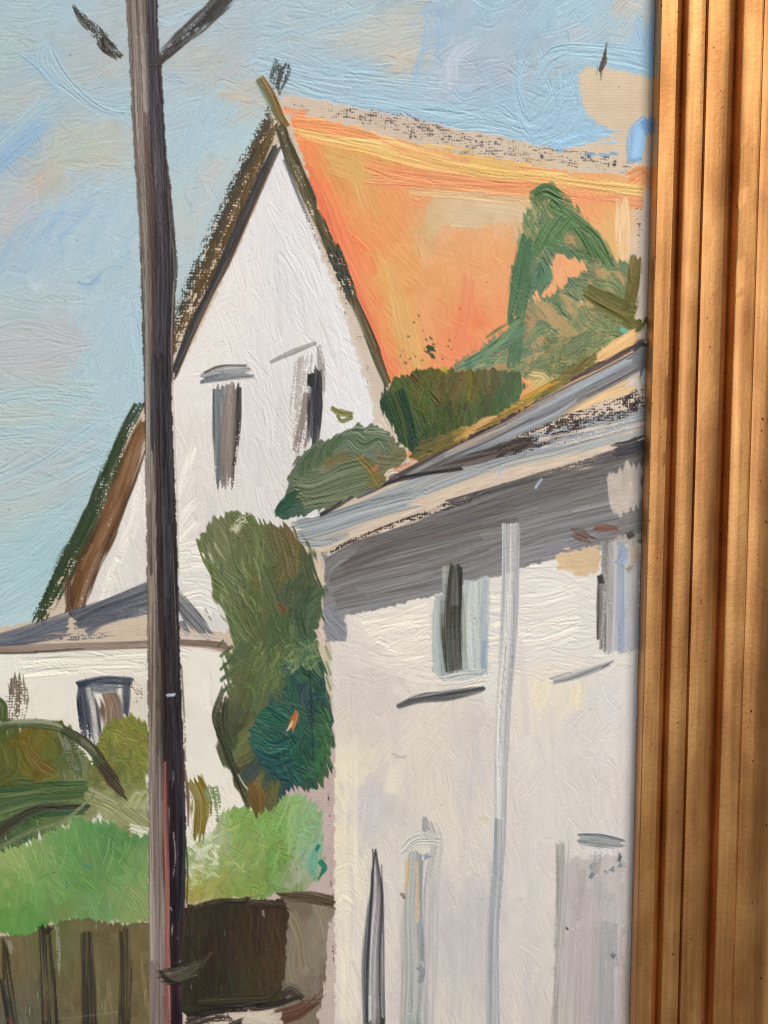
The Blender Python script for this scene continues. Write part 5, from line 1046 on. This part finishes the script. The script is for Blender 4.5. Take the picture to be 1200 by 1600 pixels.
def gold_material():
    """Worn bronze-gold leaf over wood: grain along the rail (local Z), rubbed spots, pinholes."""
    m, nt, b = new_mat('worn_gilding')
    L = nt.links.new
    tc = node(nt, 'ShaderNodeTexCoord')
    def stretched(sx, sz, scale, detail=4.0, rough=0.55):
        mp = node(nt, 'ShaderNodeMapping')
        mp.inputs['Scale'].default_value = (sx, sx, sz)
        L(tc.outputs['Object'], mp.inputs['Vector'])
        n = node(nt, 'ShaderNodeTexNoise', Scale=scale, Detail=detail, Roughness=rough)
        L(mp.outputs['Vector'], n.inputs['Vector'])
        return n
    grain = stretched(1.0, 0.02, 900.0)
    streak = stretched(1.0, 0.03, 220.0)
    cloud = stretched(1.0, 0.45, 70.0, 6.0)
    spots = stretched(1.0, 0.6, 620.0, 2.0)
    ramp = node(nt, 'ShaderNodeValToRGB')
    e = ramp.color_ramp.elements
    e[0].position, e[0].color = 0.34, (0.40, 0.165, 0.045, 1)
    e[1].position, e[1].color = 0.64, (0.76, 0.41, 0.145, 1)
    mid = e.new(0.5); mid.color = (0.60, 0.285, 0.092, 1)
    mx = node(nt, 'ShaderNodeMix', data_type='FLOAT')
    mx.inputs[0].default_value = 0.42
    L(cloud.outputs['Fac'], mx.inputs[2]); L(streak.outputs['Fac'], mx.inputs[3])
    L(mx.outputs[0], ramp.inputs['Fac'])
    # pinholes and rubbed dark lines
    sr = node(nt, 'ShaderNodeValToRGB')
    sr.color_ramp.elements[0].position, sr.color_ramp.elements[0].color = 0.24, (0.16, 0.07, 0.03, 1)
    sr.color_ramp.elements[1].position, sr.color_ramp.elements[1].color = 0.30, (1, 1, 1, 1)
    L(spots.outputs['Fac'], sr.inputs['Fac'])
    gr = node(nt, 'ShaderNodeValToRGB')
    gr.color_ramp.elements[0].position, gr.color_ramp.elements[0].color = 0.30, (0.80, 0.74, 0.68, 1)
    gr.color_ramp.elements[1].position, gr.color_ramp.elements[1].color = 0.60, (1, 1, 1, 1)
    L(grain.outputs['Fac'], gr.inputs['Fac'])
    m1 = node(nt, 'ShaderNodeMix', data_type='RGBA', blend_type='MULTIPLY'); m1.inputs[0].default_value = 1.0
    L(ramp.outputs['Color'], m1.inputs[6]); L(gr.outputs['Color'], m1.inputs[7])
    m2 = node(nt, 'ShaderNodeMix', data_type='RGBA', blend_type='MULTIPLY'); m2.inputs[0].default_value = 1.0
    L(m1.outputs[2], m2.inputs[6]); L(sr.outputs['Color'], m2.inputs[7])
    L(m2.outputs[2], b.inputs['Base Color'])
    b.inputs['Metallic'].default_value = 0.85
    b.inputs['Coat Weight'].default_value = 0.32
    b.inputs['Coat Roughness'].default_value = 0.36
    rr = node(nt, 'ShaderNodeMapRange')
    rr.inputs['To Min'].default_value = 0.40; rr.inputs['To Max'].default_value = 0.50
    L(cloud.outputs['Fac'], rr.inputs['Value']); L(rr.outputs['Result'], b.inputs['Roughness'])
    b1 = node(nt, 'ShaderNodeBump', Strength=0.25, Distance=0.00012)
    L(grain.outputs['Fac'], b1.inputs['Height'])
    fine = node(nt, 'ShaderNodeTexNoise', Scale=520.0, Detail=6.0, Roughness=0.65)
    L(tc.outputs['Object'], fine.inputs['Vector'])
    b2 = node(nt, 'ShaderNodeBump', Strength=0.45, Distance=0.00022)
    L(fine.outputs['Fac'], b2.inputs['Height']); L(b1.outputs['Normal'], b2.inputs['Normal'])
    L(b2.outputs['Normal'], b.inputs['Normal'])
    return m

def plain_material(name, c, rough=0.8):
    m, nt, b = new_mat(name)
    n = node(nt, 'ShaderNodeTexNoise', Scale=180.0, Detail=4.0)
    tc = node(nt, 'ShaderNodeTexCoord'); nt.links.new(tc.outputs['Object'], n.inputs['Vector'])
    mx = node(nt, 'ShaderNodeMix', data_type='RGBA')
    mx.inputs[6].default_value = (*[v * 0.75 for v in c], 1); mx.inputs[7].default_value = (*c, 1)
    nt.links.new(n.outputs['Fac'], mx.inputs[0]); nt.links.new(mx.outputs[2], b.inputs['Base Color'])
    b.inputs['Roughness'].default_value = rough
    return m

PAINT, GOLD = paint_material(), gold_material()
LINEN = plain_material('raw_linen', (0.42, 0.34, 0.25))

def empty(name, loc=(0, 0, 0), parent=None):
    o = bpy.data.objects.new(name, None)
    o.empty_display_size = 0.05
    C.objects.link(o); o.location = loc; o.parent = parent
    return o

def mesh_object(name, verts, faces, mat, parent=None, smooth=False):
    me = bpy.data.meshes.new(name)
    me.from_pydata(verts, [], faces); me.update()
    if smooth:
        me.polygons.foreach_set('use_smooth', [True] * len(me.polygons))
    me.materials.append(mat)
    o = bpy.data.objects.new(name, me); C.objects.link(o); o.parent = parent
    return o

# ------------------------------------------------------------------ the painting: areas of paint (name, parent area, outline, label)
AREAS = [
    ('bare_canvas', None, None, 'unpainted tan canvas left showing between the painted areas'),
    ('painted_sky', None, SKYPOLY, 'light blue brushed sky with peach and lilac patches'),
    ('painted_gable_house', None, GABLE, 'white gable wall of the tall house'),
    ('tiled_roof', 2, ROOF, 'orange roof slope of the tall house'),
    ('verge_board', 2, [(400, 118), (415, 118), (448, 195), (440, 222), (400, 310), (340, 440), (275, 590), (272, 560), (274, 510), (330, 375), (425, 175), (412, 150)], 'dark brown verge board, upper left slope'),
    ('verge_board', 2, [(228, 600), (228, 712), (180, 815), (118, 962), (60, 968), (120, 830), (170, 720)], 'green and brown verge board, lower left slope'),
    ('verge_board', 2, [(438, 195), (448, 195), (480, 275), (530, 395), (575, 490), (607, 595), (596, 596), (560, 500), (515, 405), (465, 290), (438, 222)], 'dry olive verge board on the right slope'),
    ('gable_horn', 2, [(428, 140), (424, 122), (436, 98), (454, 98), (446, 126), (438, 142)], 'dark scratchy horn behind the ridge crossing'),
    ('window', 2, [(314, 574), (388, 568), (388, 592), (376, 600), (372, 730), (366, 758), (334, 754), (332, 605), (316, 598)], 'grey-brown window under a blue-grey lintel'),
    ('window', 2, [(420, 562), (497, 534), (508, 545), (508, 615), (502, 660), (496, 690), (462, 704), (460, 600), (466, 570), (424, 570)], 'dark slit window under a thin slanting lintel'),
    ('painted_porch', None, [(-620, 1022), (-10, 1019), (240, 1010), (240, 1330), (-620, 1360)], 'cream wall of the low front of the house, left of the pole'),
    ('hipped_roof', 10, [(-620, 1022), (-620, 1000), (-20, 994), (60, 978), (120, 958), (225, 908), (262, 914), (290, 940), (330, 990), (354, 1004), (352, 1020), (280, 1014), (130, 1016), (0, 1022)], 'grey hipped roof with brown eaves line'),
    ('window', 10, [(8, 1060), (44, 1060), (46, 1100), (40, 1126), (10, 1124)], 'streaky brown window'),
    ('window', 10, [(122, 1070), (136, 1058), (195, 1058), (204, 1070), (202, 1118), (160, 1130), (152, 1158), (130, 1156)], 'dark blue outlined window with brown pane'),
    ('painted_shrub', None, [(-620, 1140), (-20, 1150), (0, 1126), (40, 1126), (90, 1128), (120, 1146), (155, 1175), (162, 1130), (200, 1118), (234, 1124), (236, 1304), (200, 1308), (160, 1280), (100, 1290), (0, 1340), (-620, 1370)], 'olive and dark green shrubs left of the pole'),
    ('branch', 14, [(-20, 1132), (40, 1124), (90, 1130), (140, 1156), (180, 1204), (198, 1250), (186, 1244), (160, 1206), (120, 1162), (80, 1142), (-20, 1148)], 'arching dark branch'),
    ('painted_grass', None, [(-620, 1370), (-20, 1340), (30, 1322), (80, 1302), (120, 1284), (150, 1278), (175, 1284), (190, 1300), (236, 1306), (238, 1442), (190, 1446), (130, 1436), (80, 1440), (62, 1458), (30, 1466), (-20, 1452), (-620, 1460)], 'bright green grass left of the pole'),
    ('painted_grass', None, [(285, 1330), (310, 1315), (340, 1290), (352, 1262), (420, 1262), (440, 1246), (480, 1240), (500, 1260), (504, 1320), (505, 1370), (470, 1396), (285, 1412)], 'yellow-green grass right of the pole'),
    ('painted_fence', None, [(-620, 1466), (-20, 1462), (40, 1462), (64, 1452), (90, 1440), (140, 1434), (190, 1444), (240, 1438), (246, 1900), (-620, 1900)], 'olive brown board fence'),
    ('fence_post', 18, [(3, 1470), (10, 1470), (32, 1606), (14, 1606)], None),
    ('fence_post', 18, [(64, 1450), (80, 1450), (94, 1606), (66, 1606)], None),
    ('fence_post', 18, [(130, 1458), (142, 1458), (151, 1606), (127, 1606)], None),
    ('fence_post', 18, [(188, 1452), (199, 1452), (204, 1606), (182, 1606)], None),
    ('painted_shed', None, [(440, 1398), (478, 1398), (530, 1402), (528, 1426), (514, 1440), (510, 1545), (498, 1575), (500, 1900), (288, 1900), (285, 1590), (440, 1580)], 'grey-brown side of the shed'),
    ('shed_panel', 23, [(288, 1418), (320, 1410), (376, 1402), (390, 1406), (440, 1406), (450, 1420), (446, 1500), (444, 1548), (476, 1558), (380, 1580), (285, 1592), (281, 1480)], 'blackish brown shed panel'),
    ('painted_outbuilding', None, [(512, 980), (540, 960), (670, 932), (790, 896), (880, 866), (1060, 840), (1060, 1900), (520, 1900), (524, 1500), (523, 1300), (524, 1180), (516, 1000)], 'cream white wall of the outbuilding at the right'),
    ('roof', 25, [(462, 815), (520, 798), (560, 770), (600, 752), (720, 690), (860, 608), (1010, 532), (1014, 690), (920, 722), (830, 746), (640, 812), (512, 866), (470, 850)], 'streaked blue-grey and brown roof'),
    ('eaves', 25, [(512, 866), (640, 812), (830, 746), (920, 722), (1014, 690), (1012, 848), (940, 852), (880, 868), (790, 896), (670, 932), (542, 960), (540, 1000), (506, 1002), (506, 940), (508, 900), (496, 866)], 'broad dark grey eaves band'),
    ('window', 25, [(682, 930), (696, 880), (716, 876), (726, 915), (764, 902), (764, 1050), (756, 1064), (690, 1068), (674, 1050), (674, 960)], 'pale window with a black slit'),
    ('window_sill', 25, [(624, 1104), (650, 1088), (752, 1072), (756, 1080), (700, 1096), (630, 1108)], None),
    ('window_sill', 25, [(860, 1066), (890, 1052), (955, 1032), (958, 1040), (900, 1062), (866, 1072)], None),
    ('window', 25, [(932, 855), (1004, 830), (1002, 1010), (975, 1024), (930, 1004)], 'smeared grey window beside the frame'),
    ('doorway', 25, [(586, 1324), (590, 1324), (602, 1450), (603, 1606), (568, 1606), (572, 1480)], 'dark grey vertical slit doorway'),
    ('window', 25, [(628, 1335), (660, 1282), (684, 1290), (690, 1330), (678, 1450), (672, 1606), (626, 1606), (626, 1400)], 'tall pale grey window with an ochre streak'),
    ('window', 25, [(868, 1318), (880, 1320), (900, 1345), (970, 1330), (974, 1606), (862, 1606)], 'smoky lilac window'),
    ('window_sill', 25, [(902, 1308), (920, 1300), (950, 1302), (976, 1316), (955, 1326), (920, 1324)], None),
    ('drainpipe', 25, [(787, 818), (814, 818), (812, 900), (807, 1000), (799, 1100), (794, 1200), (789, 1320), (782, 1450), (781, 1606), (758, 1606), (762, 1450), (769, 1320), (772, 1200), (775, 1100), (781, 1000), (784, 900)], 'light grey drainpipe'),
    ('painted_tree', None, [(830, 300), (850, 284), (868, 290), (882, 300), (905, 330), (930, 360), (955, 385), (970, 408), (994, 402), (1004, 440), (1004, 510), (984, 522), (960, 540), (920, 560), (880, 590), (800, 588), (705, 576), (740, 548), (775, 520), (800, 508), (806, 480), (794, 450), (798, 420), (810, 370), (824, 330)], 'grey-green tree painted over the orange roof'),
    ('painted_hedge', None, [(592, 630), (606, 602), (640, 582), (690, 574), (720, 580), (814, 578), (820, 600), (880, 588), (940, 556), (960, 545), (880, 602), (800, 648), (720, 692), (655, 722), (644, 712), (620, 680)], 'dark olive hedge along the outbuilding roof'),
    ('painted_bush', None, [(436, 812), (430, 795), (446, 774), (452, 745), (464, 712), (490, 694), (520, 684), (546, 672), (566, 662), (604, 672), (622, 692), (640, 712), (628, 728), (600, 742), (596, 758), (560, 772), (520, 790), (470, 806)], 'grey-green bush at the tip of the outbuilding roof'),
    ('painted_tall_shrub', None, [(312, 838), (330, 815), (352, 804), (376, 800), (408, 816), (446, 818), (474, 850), (490, 862), (498, 895), (505, 930), (506, 962), (494, 992), (500, 1010), (510, 1060), (518, 1110), (519, 1180), (514, 1212), (498, 1232), (468, 1228), (426, 1262), (400, 1272), (388, 1258), (352, 1200), (336, 1170), (330, 1140), (342, 1108), (358, 1090), (352, 1030), (362, 1000), (350, 962), (338, 930), (330, 900), (318, 868)], 'tall olive green shrub against the white wall'),
    ('teal_foliage', 40, [(452, 1060), (462, 1046), (490, 1044), (508, 1062), (514, 1120), (512, 1180), (494, 1212), (454, 1222), (446, 1234), (430, 1212), (404, 1190), (390, 1160), (388, 1140), (410, 1110), (440, 1098)], 'dark teal lower foliage with an orange fleck'),
    ('painted_pole', None, [(196, -260), (197, 0), (203, 100), (207, 200), (216, 330), (220, 430), (224, 560), (227, 680), (229, 800), (231, 1000), (232, 1200), (233, 1620), (233, 1900), (288, 1900), (286, 1620), (284, 1560), (282, 1500), (290, 1400), (291, 1300), (289, 1200), (284, 1100), (281, 1000), (278, 880), (274, 760), (268, 620), (272, 520), (275, 400), (268, 300), (258, 220), (254, 120), (248, 60), (246, 0), (244, -260)], 'dark brown and purple-black utility pole'),
    ('stay', 42, [(114, 10), (122, 10), (170, 62), (188, 88), (176, 86), (156, 70), (132, 40)], 'dry black stroke left of the pole top'),
    ('stay', 42, [(238, 100), (236, 92), (262, 66), (300, 34), (340, -2), (420, -84), (430, -70), (350, 8), (310, 50), (262, 92)], 'dark bracing stroke right of the pole top'),
    ('bracket', 42, [(250, 1512), (264, 1512), (300, 1500), (314, 1506), (296, 1536), (268, 1540), (256, 1530)], None),
    ('wall', 10, [(260, 1009), (345, 1006), (356, 1040), (350, 1100), (345, 1170), (420, 1260), (300, 1330), (260, 1330)], 'cream wall right of the pole'),
    ('bare_canvas', None, [(430, 100), (1100, 80), (1100, 560), (960, 560), (470, 240), (430, 180)], 'bare tan canvas between sky and orange roof'),
    ('bare_canvas', None, [(455, 835), (520, 835), (535, 1000), (490, 1010), (460, 860)], 'bare canvas under the tip of the outbuilding roof'),
    ('bare_canvas', None, [(490, 1012), (535, 1002), (536, 1900), (496, 1900)], 'pinkish bare canvas strip left of the white outbuilding'),
    ('bare_canvas', None, [(590, 590), (660, 590), (700, 760), (560, 790), (560, 720)], 'bare canvas where hedge and gable meet'),
    ('bare_canvas', None, [(50, 940), (150, 940), (230, 990), (230, 1040), (-650, 1040), (-650, 980), (40, 985)], 'bare canvas above the low eaves left of the pole'),
    ('bare_canvas', None, [(275, 985), (360, 985), (365, 1025), (275, 1025)], 'bare canvas above the low eaves right of the pole'),
    ('painted_margin', None, None, 'outer margin of the painting near the frame'),
]

EDGE_X = float(on_canvas(1002.5, 800)[0])            # inner edge of the frame, mm
PX0, PX1, PZ0, PZ1 = -300.0, EDGE_X + 3.0, -262.0, 250.0   # the whole canvas, mm
_cs = [on_canvas(x, y) for x in (-12, 1012) for y in (-12, 1612)]
FX0 = float(min(c[0] for c in _cs)); FZ0 = float(min(c[1] for c in _cs)); FZ1 = float(max(c[1] for c in _cs))

def srgb_lin(c):
    c = np.clip(c, 0, 1)
    return np.where(c <= 0.04045, c / 12.92, ((c + 0.055) / 1.055) ** 2.4)

def drop_crumbs(r, least=900):
    """Clears bits of an area that are cut off from the rest of it (row runs, union-find)."""
    par, size, runs, prev = [], [], [], []
    def find(a):
        while par[a] != a:
            par[a] = par[par[a]]
            a = par[a]
        return a
    for y in range(r.shape[0]):
        row = r[y]
        cut = np.concatenate([[0], np.nonzero(np.diff(row))[0] + 1, [len(row)]])
        cur, k = [], 0
        for a, b in zip(cut[:-1], cut[1:]):
            i = len(par); par.append(i); size.append(int(b - a)); v = row[a]
            for pa, pb, pv, pi in prev:
                if pa < b and a < pb and pv == v:
                    u, w = find(i), find(pi)
                    if u != w:
                        par[u] = w; size[w] += size[u]
            cur.append((a, b, v, i)); runs.append((y, a, b, i))
        prev = cur
    best = {}
    for y, a, b, i in runs:
        k, v = find(i), int(r[y, a])
        if size[k] > best.get(v, (0, 0))[0]:
            best[v] = (size[k], k)
    for y, a, b, i in runs:
        k = find(i)
        if size[k] < least and best[int(r[y, a])][1] != k:
            r[y, a:b] = 0

def sheet(cv, keep=None, only=None):
    """Points, normals, colours and per-face area ids of a painted height field."""
    for i in range(len(AREAS) - 8, len(AREAS) - 1):          # bare ground first, then the paint that covers it
        cv.region(i, AREAS[i][2])
    for i, (n, p, poly, l) in enumerate(AREAS[:-8]):
        if poly is not None:
            cv.region(i, poly)
    r = cv.reg
    if only is None:
        drop_crumbs(r)
    for k in range(240):                                 # slivers between outlines join the area beside them
        z = r == 0
        if not z.any():
            break
        for sh, ax in ((1, 0), (-1, 0), (1, 1), (-1, 1)):
            n = np.roll(r, sh, ax)
            np.moveaxis(n, ax, 0)[0 if sh > 0 else -1] = 0
            r[z] = np.where(r[z] == 0, n[z], r[z])
    h = cv.h
    gy, gx = np.gradient(h / cv.cell)
    nrm = np.stack([-gx, -np.ones_like(gx), gy], -1)     # x right, y away from the viewer, z up
    nrm /= np.linalg.norm(nrm, axis=-1, keepdims=True)
    co = np.stack([cv.X / 1000, -h / 1000, cv.Z / 1000], -1).reshape(-1, 3).astype(np.float32)
    idx = np.arange(cv.W * cv.H).reshape(cv.H, cv.W)
    q = np.stack([idx[:-1, :-1], idx[1:, :-1], idx[1:, 1:], idx[:-1, 1:]], -1)
    rid = cv.reg[:-1, :-1].copy()
    if only is not None:
        rid[:] = only
    if keep is not None:
        rid[~keep(cv.X[:-1, :-1], cv.Z[:-1, :-1])] = -1
    return co, nrm.reshape(-1, 3).astype(np.float32), cv.col.reshape(-1, 3), q.reshape(-1, 4), rid.reshape(-1)

fine = Canvas(FX0, PX1, FZ0, FZ1, 0.30)
paint(fine)
wide = Canvas(PX0, PX1, PZ0, PZ1, 1.5)
paint(wide)
def outside(X, Z):
    return ~((X >= FX0 + 3) & (X + 1.5 <= PX1 + 2) & (Z <= FZ1 - 3) & (Z - 1.5 >= FZ0 + 3))
sheets = [sheet(fine), sheet(wide, outside, len(AREAS) - 1)]
sheets[1][0][:, 1] += 0.00025                         # the coarse margin lies just under the fine sheet

painting = empty('oil_painting', (0, 0, PZ0 / 1000))
painting['label'] = 'oil painting on canvas of a white gabled house with orange roof behind a dark pole'
painting['category'] = 'painting'
objs = []
for i, (name, par, poly, label) in enumerate(AREAS):
    V, N, K, Fc, base = [], [], [], [], 0
    for co, nrm, col, q, rid in sheets:
        f = q[rid == i]
        if not len(f):
            continue
        u, inv = np.unique(f, return_inverse=True)
        V.append(co[u]); N.append(nrm[u]); K.append(col[u]); Fc.append(inv.reshape(-1, 4) + base)
        base += len(u)
    if not V:
        objs.append(None)
        continue
    V, N, K, Fc = (np.concatenate(a) for a in (V, N, K, Fc))
    V = V.astype(np.float32); V[:, 2] -= PZ0 / 1000
    me = bpy.data.meshes.new(name)
    me.vertices.add(len(V)); me.vertices.foreach_set('co', V.ravel())
    me.loops.add(len(Fc) * 4); me.loops.foreach_set('vertex_index', Fc.astype(np.int32).ravel())
    me.polygons.add(len(Fc)); me.polygons.foreach_set('loop_start', np.arange(0, len(Fc) * 4, 4, dtype=np.int32))
    me.update(calc_edges=True)
    me.polygons.foreach_set('use_smooth', np.ones(len(Fc), bool))
    at = me.attributes.new('paint', 'FLOAT_COLOR', 'POINT')
    c4 = np.ones((len(V), 4), np.float32); c4[:, :3] = srgb_lin(K)
    at.data.foreach_set('color', c4.ravel())
    me.normals_split_custom_set_from_vertices(N.tolist())
    me.materials.append(PAINT)
    o = bpy.data.objects.new(name, me); C.objects.link(o)
    o.parent = painting if par is None else objs[par]
    if label:
        o['label'] = label
    objs.append(o)

# stretched linen turned over the stretcher behind the paint
def box(x0, x1, y0, y1, z0, z1):
    v = [(x, y, z) for x in (x0, x1) for y in (y0, y1) for z in (z0, z1)]
    return v, [(0, 1, 3, 2), (4, 6, 7, 5), (0, 4, 5, 1), (2, 3, 7, 6), (0, 2, 6, 4), (1, 5, 7, 3)]
H = (PZ1 - PZ0) / 1000
v, f = box(PX0 / 1000, PX1 / 1000, 0.0007, 0.002, 0, H)
mesh_object('linen_backing', v, f, LINEN, painting)
for x0, x1, z0, z1 in ((PX0, PX0 + 40, PZ0, PZ1), (PX1 - 40, PX1, PZ0, PZ1), (PX0 + 40, PX1 - 40, PZ1 - 40, PZ1), (PX0 + 40, PX1 - 40, PZ0, PZ0 + 40)):
    v, f = box(x0 / 1000, x1 / 1000, 0.002, 0.018, (z0 - PZ0) / 1000, (z1 - PZ0) / 1000)
    mesh_object('stretcher_bar', v, f, plain_material('pale_pine', (0.52, 0.38, 0.22)), painting)

# ------------------------------------------------------------------ the gilded frame
def px_off(px, h):
    """Distance from the sight edge (mm) of a frame point seen at px in the middle row when it stands h mm proud."""
    return (px - 600) * (DIST * 1000 - h) / F_PX - EDGE_X

lip_h = 7.6
A1 = [(3.4, 0.9), (0.0, 0.9), (0.0, lip_h - 0.9), (0.12, lip_h - 0.25), (0.5, lip_h)]
s1 = px_off(1040, lip_h)
g1 = px_off(1046.5, 4.8)
STRIPS = []
STRIPS.append(('sight_moulding', A1 + [(s1 * 0.35, lip_h + 0.12), (s1 * 0.7, lip_h + 0.08), (s1 - 0.5, lip_h - 0.02), (s1 - 0.1, lip_h - 0.3), (g1 - 0.25, 4.9), (g1 + 0.4, 4.4)]))
h2 = 9.9
x2 = g1; e2 = px_off(1082, h2)
STRIPS.append(('flat_moulding', [(x2, 4.0), (x2 + 0.02, h2 - 0.8), (x2 + 0.14, h2 - 0.2), (x2 + 0.5, h2), (x2 + 3.5, h2 + 0.12), (e2 - 0.7, h2 + 0.05), (e2 - 0.25, h2 - 0.1), (e2 - 0.05, h2 - 0.6), (e2 + 0.3, h2 - 1.8)]))
h3 = 9.9
x3 = e2 + 0.45; e3 = px_off(1120, h3); g3 = px_off(1127, 6.6)
STRIPS.append(('flat_moulding', [(x3, h3 - 2.2), (x3 + 0.05, h3 - 0.7), (x3 + 0.3, h3 - 0.1), (x3 + 0.8, h3), (x3 + 4, h3 + 0.15), (e3 - 0.8, h3 + 0.05), (e3 - 0.2, h3 - 0.2), (g3 - 0.3, 6.7), (g3 + 0.5, 6.2)]))
h4 = 12.9
x4 = g3; e4 = px_off(1168, h4)
STRIPS.append(('outer_moulding', [(x4, 5.8), (x4 + 0.02, h4 - 0.9), (x4 + 0.15, h4 - 0.25), (x4 + 0.6, h4), (x4 + 4, h4 + 0.1), (e4 - 0.4, h4 + 0.02), (e4 - 0.1, h4 - 0.25), (e4 + 0.15, h4 - 0.28), (e4 + 0.45, h4 + 0.05),
                                  (e4 + 2.2, h4 + 0.35), (e4 + 4.2, h4 + 1.0), (e4 + 6.0, h4 + 1.9), (e4 + 7.6, h4 + 3.1), (e4 + 9, h4 + 4.6), (e4 + 10.5, h4 + 5.4), (e4 + 15, h4 + 5.6), (e4 + 16.5, h4 + 4.8), (e4 + 17, h4 + 3.0), (e4 + 17, -20.0), (3.4, -20.0), (3.4, 0.9)]))

def rounded(prof, n=2):
    """Chaikin smoothing of a moulding profile, ends kept."""
    p = [np.array(q, float) for q in prof]
    return p

def rail(length, seed):
    """One mitred rail, its sight edge along local Z, width to local +X, face to local -Y."""
    r = empty('rail')
    rs = np.random.RandomState(seed)
    for k, (name, prof) in enumerate(STRIPS):
        p = rounded(prof)
        n = max(2, int(length / 2.5))
        ph = rs.rand(8) * 6.28
        verts, faces = [], []
        for i in range(n + 1):
            t = i / n
            for j, (x, h) in enumerate(p):
                z = -x + t * (length + 2 * x)                     # mitre: longer towards the outside
                w = 0.018 * math.sin(z / 31 + ph[j % 8]) + 0.018 * math.sin(z / 57 + ph[(j + 3) % 8]) + 0.016 * (rs.rand() - 0.5)
                dx, dh = (w, 0.3 * w) if 0 < j < len(p) - 1 and h > 0 else (0, 0)
                if 0.004 < t < 0.996 and rs.rand() < 0.004 and h > 2:
                    dx += 0.10; dh -= 0.06                            # chipped arris
                verts.append(((x + dx) / 1000, -(h + dh) / 1000, z / 1000))
        m = len(p)
        for i in range(n):
            for j in range(m - 1):
                a = i * m + j
                faces.append((a, a + 1, a + m + 1, a + m))
        o = mesh_object(name, verts, faces, GOLD, r, smooth=True)
        o.data.set_sharp_from_angle(angle=math.radians(28))
    return r

frame = empty('picture_frame', (EDGE_X / 1000, 0, (PZ0 + 4) / 1000))
frame['label'] = 'gilded wooden picture frame with stepped grooved mouldings and worn gold'
frame['category'] = 'picture frame'
IX0, IZ0, IZ1 = PX0 + 4, PZ0 + 4, PZ1 - 4
for (x, z, rot, ln, sd) in ((EDGE_X, IZ0, 0, IZ1 - IZ0, 1), (IX0, IZ1, math.pi, IZ1 - IZ0, 2), (EDGE_X, IZ1, -math.pi / 2, EDGE_X - IX0, 3), (IX0, IZ0, math.pi / 2, EDGE_X - IX0, 4)):
    r = rail(ln, sd)
    r.parent = frame
    r.location = ((x - EDGE_X) / 1000, 0, (z - IZ0) / 1000)
    r.rotation_euler = (0, rot, 0)
